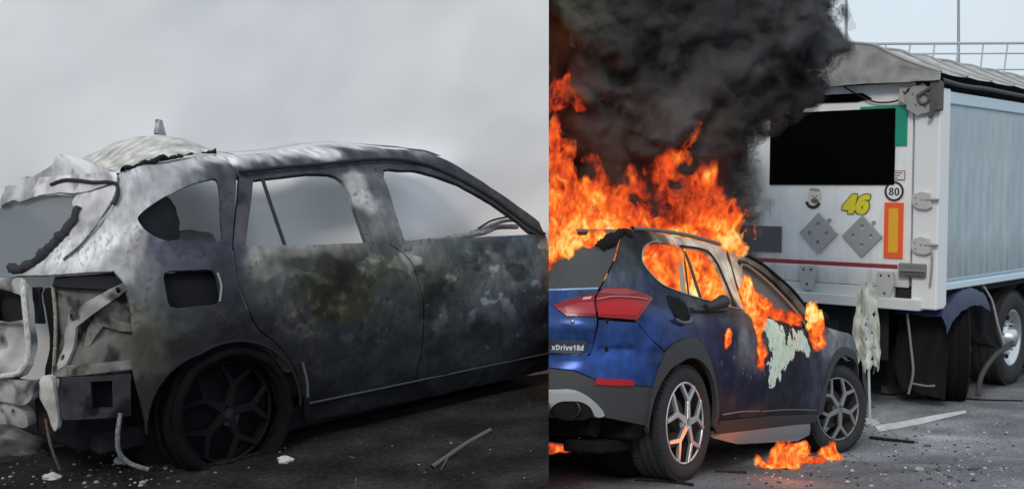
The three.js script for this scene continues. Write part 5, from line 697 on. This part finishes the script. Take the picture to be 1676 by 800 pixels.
// ------------------------------------------------------------------ grey smoke behind the shell: a thick drifting bank
{
  const dir = [0.75, -0.66], nrm = [0.66, 0.75], o = [-1.884, -6.193];
  const path = [[-9, -7.2], [-5.5, -6.6], [-3.8, -6.7], [o[0] - dir[0] * 0.9 - 0.45, o[1] - dir[1] * 0.9 - 0.5], [o[0] - 0.14, o[1] - 0.16], [o[0] + dir[0] * 1.1, o[1] + dir[1] * 1.1 + 0.02], [-0.25, -7.2], [0.24, -7.34], [0.9, -7.45]];
  const cv = new THREE.CatmullRomCurve3(path.map((p) => V(p[0], 0, p[1])), false, 'centripetal'), NS = 200, NY = 90, pos = [], idx = [];
  const P = cv.getSpacedPoints(NS), Tn = P.map((p, i) => P[Math.min(NS, i + 1)].clone().sub(P[Math.max(0, i - 1)]).normalize());
  for (let j = 0; j <= NY; j++) for (let i = 0; i <= NS; i++) {
    const y = mix(0.25, 6.4, j / NY), p = P[i], t = Tn[i], roll = 0.12 * ss(2.0, 5, y);
    const b = 0.14 * fbm(p.x * 0.7, y * 0.7, p.z * 0.7, 3) + 0.02 * Math.abs(fbm(p.x * 2.6, y * 2.6, p.z * 2.6, 3)) , u = (p.x - o[0]) * dir[0] + (p.z - o[1]) * dir[1], fill = (0.50 - 0.25 * ss(1.5, 1.95, y)) * ss(1.93, 1.80, y - 0.09 * u) * ss(0.95, 1.15, y) * (0.3 * ss(-0.4, -0.1, u) + 0.7 * ss(0.1, 0.45, u)) * ss(2.0, 1.2, u), k = fill - roll - Math.max(0, b + 0.02) * (1 - 0.7 * ss(0, 0.3, fill));
    pos.push(p.x - t.z * k, y, p.z + t.x * k);
  }
  const n1 = pos.length / 3;
  for (let j = 0; j <= NY; j++) for (let i = 0; i <= NS; i++) { const y = mix(0.25, 6.4, j / NY), p = P[i]; pos.push(p.x - 1.4 - 0.2 * nz(p.x, y), y, p.z - 2.2 - 0.3 * nz(y, p.z)); }
  const q = (j, i) => j * (NS + 1) + i;
  for (let j = 0; j < NY; j++) for (let i = 0; i < NS; i++) { idx.push(q(j, i), q(j, i + 1), q(j + 1, i + 1), q(j, i), q(j + 1, i + 1), q(j + 1, i)); idx.push(n1 + q(j, i), n1 + q(j + 1, i + 1), n1 + q(j, i + 1), n1 + q(j, i), n1 + q(j + 1, i), n1 + q(j + 1, i + 1)); }
  for (let i = 0; i < NS; i++) { const a = q(NY, i), b = q(NY, i + 1); idx.push(a, b, n1 + b, a, n1 + b, n1 + a); }
  for (let j = 0; j < NY; j++) { const a = q(j, 0), b = q(j + 1, 0), c = q(j, NS), d = q(j + 1, NS); idx.push(a, b, n1 + b, a, n1 + b, n1 + a, c, n1 + d, d, c, n1 + c, n1 + d); }
  let g = new THREE.BufferGeometry(); g.setAttribute('position', new THREE.BufferAttribute(new Float32Array(pos), 3)); g.setIndex(idx); g.computeVertexNormals();
  g = cut(g, V(-1, 0, -SEAM), 0);
  const m = mesh('grey_smoke', g, new THREE.MeshPhysicalMaterial({ color: new THREE.Color(0.76, 0.77, 0.8), roughness: 1, specularIntensity: 0.05, side: THREE.DoubleSide }));
  tag(m, 'pale grey smoke filling the burnt-out shell and rising behind it', 'smoke', null, 'stuff');
}

// ------------------------------------------------------------------ black smoke: billows grown from a field, with thin veils round a dense core
const ball = (px, py, r, d) => { const p = at(px, py, d); return [p.x, p.y, p.z, r * d / F]; };
{
  const B = [[930, 50, 105, 8.5], [1020, 20, 125, 8.6], [1125, 50, 120, 8.5], [1215, 30, 115, 8.5], [1270, 50, 70, 8.5], [1304, 50, 44, 8.5], [1255, 125, 62, 8.45], [1185, 150, 75, 8.4], [1100, 165, 92, 8.35], [1000, 170, 105, 8.5], [915, 170, 90, 8.5], [925, 300, 75, 8.6], [1015, 310, 85, 8.5], [1110, 290, 85, 8.5], [1178, 245, 36, 8.35], [1172, 330, 42, 8.5], [1185, 385, 30, 8.6], [1180, 195, 40, 8.1], [1110, 190, 50, 8.0], [1060, 180, 40, 8.0], [1000, 60, 70, 8.15], [1240, 60, 70, 8.2], [950, 400, 70, 8.8], [1080, 390, 70, 8.8], [940, -70, 140, 8.6], [1100, -90, 150, 8.6], [1200, -80, 105, 8.6], [1180, 110, 50, 8.1]].map((b) => ball(...b));
  const lo = [0.15, 1.35, -9.8], hi = [2.75, 4.2, -7.45];
  const field = isoField((x, y, z) => {
    const wx = x + 0.10 * nz(x * 2.2, y * 2.2, z * 2.2), wy = y + 0.10 * nz(x * 2.2 + 9, y * 2.2, z * 2.2);
    let s = -9; for (const b of B) { const d = b[3] - Math.hypot(wx - b[0], wy - b[1], z - b[2]); s = s === -9 ? d : Math.max(s, d) + 0.04 * Math.exp(-Math.abs(s - d) / 0.07); }
    if (s < -0.35 || s > 0.4) return s;
    return s + 0.30 * (Math.abs(nz(x * 2.4, y * 2.4, z * 2.4)) - 0.22) + 0.21 * (Math.abs(nz(x * 5.2, y * 5.2, z * 5.2)) - 0.2) + 0.10 * (Math.abs(nz(x * 11, y * 11, z * 11)) - 0.2) + 0.02 * nz(x * 26, y * 26, z * 26);
  }, lo, hi, 0.034);
  const sm = thing('black_smoke', 'thick black smoke billowing up from the burning car', 'smoke'); sm.userData.kind = 'stuff';
  const tint = (x, y, z) => { const k = 1.05 + 1.3 * fbm(x * 1.6, y * 1.6, z * 1.6, 3) + 0.4 * fbm(x * 6, y * 6, z * 6, 3); const left = ss(0.9, 0.4, x) * ss(2.7, 3.1, y) * ss(3.5, 3.2, y), br = ss(2.9, 2.2, y); return [0.066 * k * (1 + 0.7 * left + 0.3 * br), 0.066 * k * (1 + 0.65 * left + 0.1 * br), 0.071 * k * (1 + 0.25 * left)]; };  // contrast of lit and dark billows put into the colour
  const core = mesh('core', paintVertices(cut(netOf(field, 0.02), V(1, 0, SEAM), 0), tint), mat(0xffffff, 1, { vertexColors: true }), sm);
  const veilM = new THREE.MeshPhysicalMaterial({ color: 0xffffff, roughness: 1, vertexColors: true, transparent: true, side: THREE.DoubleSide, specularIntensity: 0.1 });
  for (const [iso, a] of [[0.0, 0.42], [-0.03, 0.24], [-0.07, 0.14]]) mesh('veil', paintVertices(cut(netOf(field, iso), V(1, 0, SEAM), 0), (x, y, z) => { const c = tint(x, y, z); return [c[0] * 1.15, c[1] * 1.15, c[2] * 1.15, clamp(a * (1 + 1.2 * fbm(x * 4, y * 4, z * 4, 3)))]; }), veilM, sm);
}

// ------------------------------------------------------------------ flames: bodies of fire grown from turbulent fields; they give off the light
const flameM = new THREE.MeshBasicMaterial({ color: 0xffffff, vertexColors: true, transparent: true, side: THREE.DoubleSide });
const ramp = [[0, 0.10, 0.012, 0.008], [0.2, 0.42, 0.036, 0.016], [0.4, 0.88, 0.078, 0.02], [0.6, 1.06, 0.138, 0.022], [0.78, 1.18, 0.30, 0.028], [0.92, 1.2, 0.66, 0.09], [1.15, 1.2, 0.95, 0.42]];
const fireColor = (t) => { if (t <= 0) return ramp[0].slice(1); for (let i = 1; i < ramp.length; i++) if (t <= ramp[i][0]) { const k = (t - ramp[i - 1][0]) / (ramp[i][0] - ramp[i - 1][0]); return [1, 2, 3].map((c) => mix(ramp[i - 1][c], ramp[i][c], k)); } return ramp[ramp.length - 1].slice(1); };
// blobs: [px, py, half width, half height, metres away, heat]
function fire(name, label, group, blobs, cell, { amp = 0.9, scale = 1, thick = 0.8, bias = 0.25, clip = true, alpha = 0.92 } = {}) {
  const E = blobs.map(([px, py, rx, ry, d, h]) => { const p = at(px, py, d); return { x: p.x, y: p.y, z: p.z, rx: rx * d / F, ry: ry * d / F, rz: Math.min(rx, ry) * d / F * thick, h }; });
  const lo = [1e9, 1e9, 1e9], hi = [-1e9, -1e9, -1e9];
  for (const e of E) { [['x', 'rx'], ['y', 'ry'], ['z', 'rz']].forEach(([a, r], k) => { lo[k] = Math.min(lo[k], e[a] - e[r] * 1.75 - 0.05); hi[k] = Math.max(hi[k], e[a] + e[r] * 1.75 + 0.05); }); }
  const s = scale, warp = (x, y, z) => { const a = nz(x * 4 * s, y * 2.6 * s, z * 4 * s), b = nz(x * 4 * s + 5, y * 2.6 * s, z * 4 * s + 3); return [x + 0.07 / s * a + 0.03 / s * nz(x * 11 * s, y * 7 * s, z * 11 * s), y + 0.09 / s * b, z]; };
  const turb = (x, y, z) => 1.0 * nz(x * 7 * s, y * 3.6 * s, z * 7 * s) + 0.55 * nz(x * 15 * s, y * 7.5 * s, z * 15 * s) + 0.3 * nz(x * 31 * s, y * 16 * s, z * 31 * s);
  const near = (x, y, z) => { let m = -9; for (const e of E) { const q = 1 - Math.hypot((x - e.x) / e.rx, (y - e.y) / e.ry, (z - e.z) / e.rz); if (q > m) m = q; } return m; };
  const heat = (x, y, z) => { let a = 0, b = 0; for (const e of E) { const q = Math.exp(-2.2 * (((x - e.x) / e.rx) ** 2 + ((y - e.y) / e.ry) ** 2)); a += q * e.h; b += q; } return b > 1e-5 ? a / b : 0.3; };
  const f = isoField((x, y, z) => { const [a, b, c] = warp(x, y, z), m = near(a, b, c); return m < -0.85 ? -0.6 : m + bias - 0.25 + amp * turb(a, b, c) * 0.75; }, lo, hi, cell);
  const shells = [[0.26, 0.95, 0.14], [0.10, 0.6, 0.03], [-0.06, 0.34, -0.08], [-0.22, 0.17, -0.17]].map(([iso, share, hotter]) => {
    let g = netOf(f, iso); g = clip ? cut(g, V(1, 0, SEAM), 0) : g.toNonIndexed();
    return paintVertices(g, (x, y, z) => {
      const [a, b, c] = warp(x, y, z), n = turb(a + 3, b, c), r = 1 - Math.abs(nz(a * 12 * s, b * 6.5 * s, c * 12 * s + 4)) * 2.2, r2 = 1 - Math.abs(nz(a * 26 * s, b * 13 * s, c * 26 * s)) * 2.2, h = heat(x, y, z);
      const t = h + hotter + 0.36 * n + 0.3 * (r - 0.42) + 0.3 * (r2 - 0.42);
      return [...fireColor(t), clamp(share * ss(-0.05, 0.25, t + 0.1) * (0.35 + 1.2 * h), 0.03, 0.97)];
    });
  });
  const g = mergeGeometries(shells);
  const m = mesh(name, g, flameM); tag(m, label, 'flame', group || (label.includes('on the road') ? 'low flames on the road' : 'flames on the burning car')); return m;
}
fire('flame', 'largest flames, rising from the rear of the burning car roof', null, [[905, 405, 34, 40, 8.0, 0.78], [945, 395, 44, 42, 8.0, 0.82], [985, 382, 44, 36, 8.0, 0.8], [1028, 380, 34, 26, 7.95, 0.58], [912, 345, 30, 46, 8.1, 0.46], [906, 275, 22, 50, 8.1, 0.40], [932, 318, 18, 24, 8.1, 0.32], [970, 335, 30, 36, 8.1, 0.50], [1018, 330, 16, 34, 8.1, 0.46], [1034, 302, 12, 20, 8.1, 0.40], [985, 262, 24, 14, 8.2, 0.26], [1055, 368, 18, 20, 8.0, 0.46], [1000, 300, 26, 24, 8.2, 0.16], [1050, 320, 26, 30, 8.2, 0.14]], 0.0138, { amp: 1.45, scale: 1.55, thick: 0.7, bias: 0.34 });
fire('flame', 'flames spilling from the rear screen of the burning car', null, [[905, 442, 26, 20, 6.85, 0.74], [932, 430, 26, 20, 6.85, 0.76], [958, 416, 22, 18, 6.9, 0.7], [982, 402, 18, 14, 6.95, 0.66], [912, 410, 26, 24, 6.85, 0.74], [1008, 392, 14, 10, 7.0, 0.56]], 0.0105, { amp: 1.35, scale: 1.9, thick: 0.7, bias: 0.4 });
fire('flame', 'orange flames leaping from the middle of the burning car roof', null, [[1090, 248, 26, 30, 8.1, 0.34], [1118, 262, 38, 38, 8.1, 0.50], [1140, 285, 26, 30, 8.1, 0.46], [1130, 325, 40, 34, 8.15, 0.20], [1158, 345, 32, 30, 8.1, 0.44], [1166, 375, 42, 26, 8.05, 0.62], [1196, 390, 22, 20, 8.0, 0.84], [1180, 378, 20, 20, 8.0, 0.8], [1118, 388, 36, 12, 8.05, 0.54], [1066, 226, 26, 18, 8.2, 0.22], [1070, 260, 30, 30, 8.25, 0.12], [1150, 250, 14, 24, 8.2, 0.28]], 0.0138, { amp: 1.25, scale: 1.45, thick: 0.75, bias: 0.36 });
fire('flame', 'dull red glow of fire high up in the smoke', null, [[918, 150, 30, 24, 8.0, 0.1], [1130, 185, 26, 14, 7.95, 0.1]], 0.014, { amp: 1.9, scale: 1.6, bias: 0.12, alpha: 0.4 });
fire('flame', 'flames filling the rear side windows of the burning car', null, [[1082, 445, 24, 34, 7.3, 0.50], [1098, 425, 24, 26, 7.55, 0.50], [1108, 440, 14, 40, 7.65, 0.8], [1132, 452, 20, 46, 7.8, 0.78], [1158, 458, 24, 46, 8.0, 0.58], [1178, 480, 18, 32, 8.1, 0.56], [1140, 425, 24, 24, 7.95, 0.5], [1150, 480, 22, 22, 7.95, 0.75], [1195, 480, 14, 26, 8.25, 0.5]], 0.0105, { amp: 0.8, scale: 1.6, bias: 0.7, thick: 0.4 });
fire('flame', 'flame running down the front door from the window post', null, [[1219, 478, 9, 22, 7.86, 0.82], [1230, 500, 13, 22, 7.84, 0.74], [1243, 508, 10, 28, 7.84, 0.6], [1239, 545, 9, 34, 7.82, 0.56], [1245, 585, 7, 22, 7.78, 0.50], [1214, 500, 6, 10, 7.84, 0.7]], 0.008, { amp: 1.0, scale: 2.2, bias: 0.35, thick: 0.9 });
fire('flame', 'flames along the sill of the front door window', null, [[1264, 514, 14, 9, 8.2, 0.36], [1286, 520, 16, 8, 8.35, 0.34], [1304, 528, 11, 7, 8.45, 0.36], [1255, 500, 7, 10, 8.15, 0.36]], 0.0095, { amp: 0.8, scale: 1.8, bias: 0.4 });
fire('flame', 'yellow flame on the wing mirror of the burning car', null, [[1332, 514, 10, 15, 8.22, 0.95], [1335, 530, 9, 10, 8.2, 0.7], [1339, 553, 8, 18, 8.2, 0.46], [1345, 540, 5, 12, 8.2, 0.46]], 0.008, { amp: 1.0, scale: 2.2, bias: 0.35, thick: 0.9 });
fire('flame', 'small lick of flame on the rear door', null, [[1190, 553, 6, 14, 7.35, 0.5], [1188, 545, 4, 9, 7.35, 0.6]], 0.0065, { amp: 0.9, scale: 2.4, bias: 0.3, thick: 0.5 });
const onGround = (px, py) => -groundAt(px, py).z;
fire('flame', 'larger of two low flames burning on the road under the front door', null, [[1282, 753, 30, 12, onGround(1285, 766), 0.62], [1298, 740, 20, 15, onGround(1290, 766), 0.6], [1311, 729, 9, 12, onGround(1290, 766), 0.52], [1260, 761, 14, 6, onGround(1262, 767), 0.56], [1325, 753, 18, 5, onGround(1325, 758), 0.46]], 0.008, { amp: 1.1, scale: 2, bias: 0.32, thick: 0.7 });
fire('flame', 'smaller of two low flames burning on the road by the front wheel', null, [[1362, 743, 14, 9, onGround(1362, 752), 0.58], [1366, 731, 6, 9, onGround(1362, 752), 0.5], [1350, 748, 9, 5, onGround(1350, 753), 0.5]], 0.0075, { amp: 1.1, scale: 2.2, bias: 0.32, thick: 0.8 });
fire('flame', 'low embers glowing on the road under the rear of the burning car', null, [[915, 737, 24, 6, 6.85, 0.4], [950, 736, 18, 4, 6.85, 0.36]], 0.009, { amp: 1.0, scale: 2, bias: 0.25, thick: 1.5 });
for (const [px, py, d, i] of [[1150, 330, 8.1, 1.0], [1000, 370, 7.9, 0.7], [1290, 744, 7.1, 0.22], [915, 148, 7.85, 0.22], [1128, 183, 7.82, 0.2]]) { const l = new THREE.PointLight(0xff7a22, i, 12, 2); l.position.copy(at(px, py, d)); l.castShadow = true; l.shadow.radius = 6; scene.add(l); }

// ------------------------------------------------------------------ things lying on the ground
{
  const stickM = mat(new THREE.Color(0.10, 0.085, 0.07), 0.8), charM = mat(new THREE.Color(0.02, 0.02, 0.02), 0.9);
  const lie = (name, label, cat, pts, r, m, fn = roadY, seg = 24) => { const P = pts.map(([x, y]) => { const p = groundAt(x, y, fn); p.y += r * 0.8; return p; }), t = thing(name, label, cat); t.position.copy(P[0]); mesh('shaft', tube(P.map((p, i) => p.clone().sub(P[0]).add(V(0, 0.004 * Math.sin(i * 3), 0))), r, seg, 7), m, t); return t; };
  const st = lie('charred_stick', 'thin charred stick lying on the dark verge right of the burnt shell', 'stick', [[706, 768], [735, 748], [765, 727], [802, 707]], 0.011, mat(new THREE.Color(0.13, 0.115, 0.10), 0.85), vergeY); { const p = groundAt(735, 748, vergeY).sub(st.position), q = groundAt(722, 772, vergeY).sub(st.position); mesh('twig', bar(p.add(V(0, 0.01, 0)), q.add(V(0, 0.01, 0)), 0.006, 0.003), stickM, st); }
  lie('scrap_rod', 'black bent rod lying on the road by the front wheel of the burning car', 'rod', [[1425, 718], [1455, 722], [1497, 726]], 0.014, charM);
  lie('scrap_rod', 'thin grey wire curled on the road before the white line', 'wire', [[1430, 712], [1448, 702], [1468, 712], [1470, 720]], 0.006, mat(new THREE.Color(0.3, 0.29, 0.28), 0.7));
  lie('scrap_rod', 'dark rod on the road below the rear wheel of the burning car', 'rod', [[1040, 787], [1090, 790], [1135, 796]], 0.012, charM);
  lie('scrap_rod', 'short dark strip on the road between the wheels of the burning car', 'rod', [[1172, 773], [1222, 775]], 0.009, charM);
  lie('scrap_rod', 'bent grey branch-like strip on the road below the fallen bumper bar', 'strip', [[1440, 652], [1475, 650], [1520, 645]], 0.010, mat(new THREE.Color(0.16, 0.15, 0.15), 0.8));
  lie('scrap_rod', 'long thin dark strip on the road right of the trailer underside', 'strip', [[1558, 650], [1600, 655], [1676, 657]], 0.009, charM);
  { const p = groundAt(18, 742, vergeY), g = new THREE.SphereGeometry(1, 64, 32), P = g.attributes.position; for (let i = 0; i < P.count; i++) { const x = P.getX(i), y = P.getY(i), z = P.getZ(i), k = 1 + 0.45 * fbm(x * 3, y * 3, z * 3, 5); P.setXYZ(i, x * 0.30 * k, y * 0.15 * k, z * 0.2 * k); } g.computeVertexNormals(); paintVertices(g, (x, y, z) => { const k = 0.09 + 0.22 * Math.max(0, fbm(x * 14, y * 14, z * 14, 4) + 0.1); return [k, k, k * 1.02]; });
    const m = mesh('ash_heap', g, mat(0xffffff, 0.95, { vertexColors: true })); m.position.copy(p).add(V(-0.06, 0.0, -0.12)); tag(m, 'heap of grey ash and char under the tail of the burnt shell', 'ash heap'); }
  const chip = (n, pick, fn, smin, smax, bright) => { const gs = []; for (let i = 0; i < n; i++) { const [px, py] = pick(), p = groundAt(px, py, fn), s = rr(smin, smax), g = new THREE.DodecahedronGeometry(s, 0), P = g.attributes.position; g.scale(rr(0.7, 1.6), rr(0.4, 0.9), rr(0.7, 1.5)); g.rotateY(rr(0, 6)); g.translate(p.x, p.y + s * 0.3, p.z); const c = bright(); const col = new Float32Array(P.count * 4); for (let k = 0; k < P.count; k++) col.set([c, c, c * 1.02, 1], k * 4); const q = g; q.setAttribute('color', new THREE.BufferAttribute(col, 4)); gs.push(q); } return mergeGeometries(gs); };
  const chipM = mat(0xffffff, 0.9, { vertexColors: true });
  tag(mesh('grit', chip(420, () => [rr(1200, 1660), 690 + 108 * rnd() ** 0.8], roadY, 0.003, 0.012, () => (rnd() > 0.6 ? rr(0.3, 0.6) : rr(0.03, 0.1))), chipM), 'pale and dark grit scattered over the road', null, null, 'stuff');
  tag(mesh('ash_debris', [chip(190, () => [rr(0, 300) , rr(725, 798)], vergeY, 0.003, 0.012, () => (rnd() > 0.6 ? rr(0.12, 0.4) : rr(0.02, 0.06))), chip(70, () => [rr(330, 890), rr(690, 798)], vergeY, 0.002, 0.007, () => (rnd() > 0.6 ? rr(0.1, 0.3) : rr(0.02, 0.06)))].reduce((a, b) => mergeGeometries([a, b])), chipM), 'crumbled ash and glass scattered over the charred verge', null, null, 'stuff');
  for (const [px, py, s, label, c, fn] of [[467, 757, 0.03, 'pale lump of ash on the verge right of the burnt shell wheel', 0.5, vergeY], [84, 784, 0.03, 'pale lump of ash on the verge at the lower left corner', 0.55, vergeY], [197, 758, 0.028, 'small pale lump by the wire hanging from the burnt shell', 0.5, vergeY], [1425, 697, 0.06, 'pale scorched lump beside the front wheel of the burning car', 0.42, roadY], [1519, 731, 0.02, 'small dark stone on the road below the white line', 0.12, roadY], [1506, 771, 0.025, 'small pale stone near the lower right of the road', 0.35, roadY]]) {
    const p = groundAt(px, py, fn), g = new THREE.IcosahedronGeometry(s, 3), P = g.attributes.position; for (let i = 0; i < P.count; i++) { const k = 1 + 0.9 * fbm(P.getX(i) * 30 + px, P.getY(i) * 30, P.getZ(i) * 30, 3); P.setXYZ(i, P.getX(i) * k * 1.3, P.getY(i) * k * 0.7, P.getZ(i) * k); } g.computeVertexNormals(); const m = mesh('rubble_lump', g, mat(new THREE.Color(c, c, c * 0.98), 0.9)); m.position.set(p.x, p.y + s * 0.35, p.z); tag(m, label, 'lump', 'loose lumps on the ground');
  }
}

renderer.render(scene, camera);
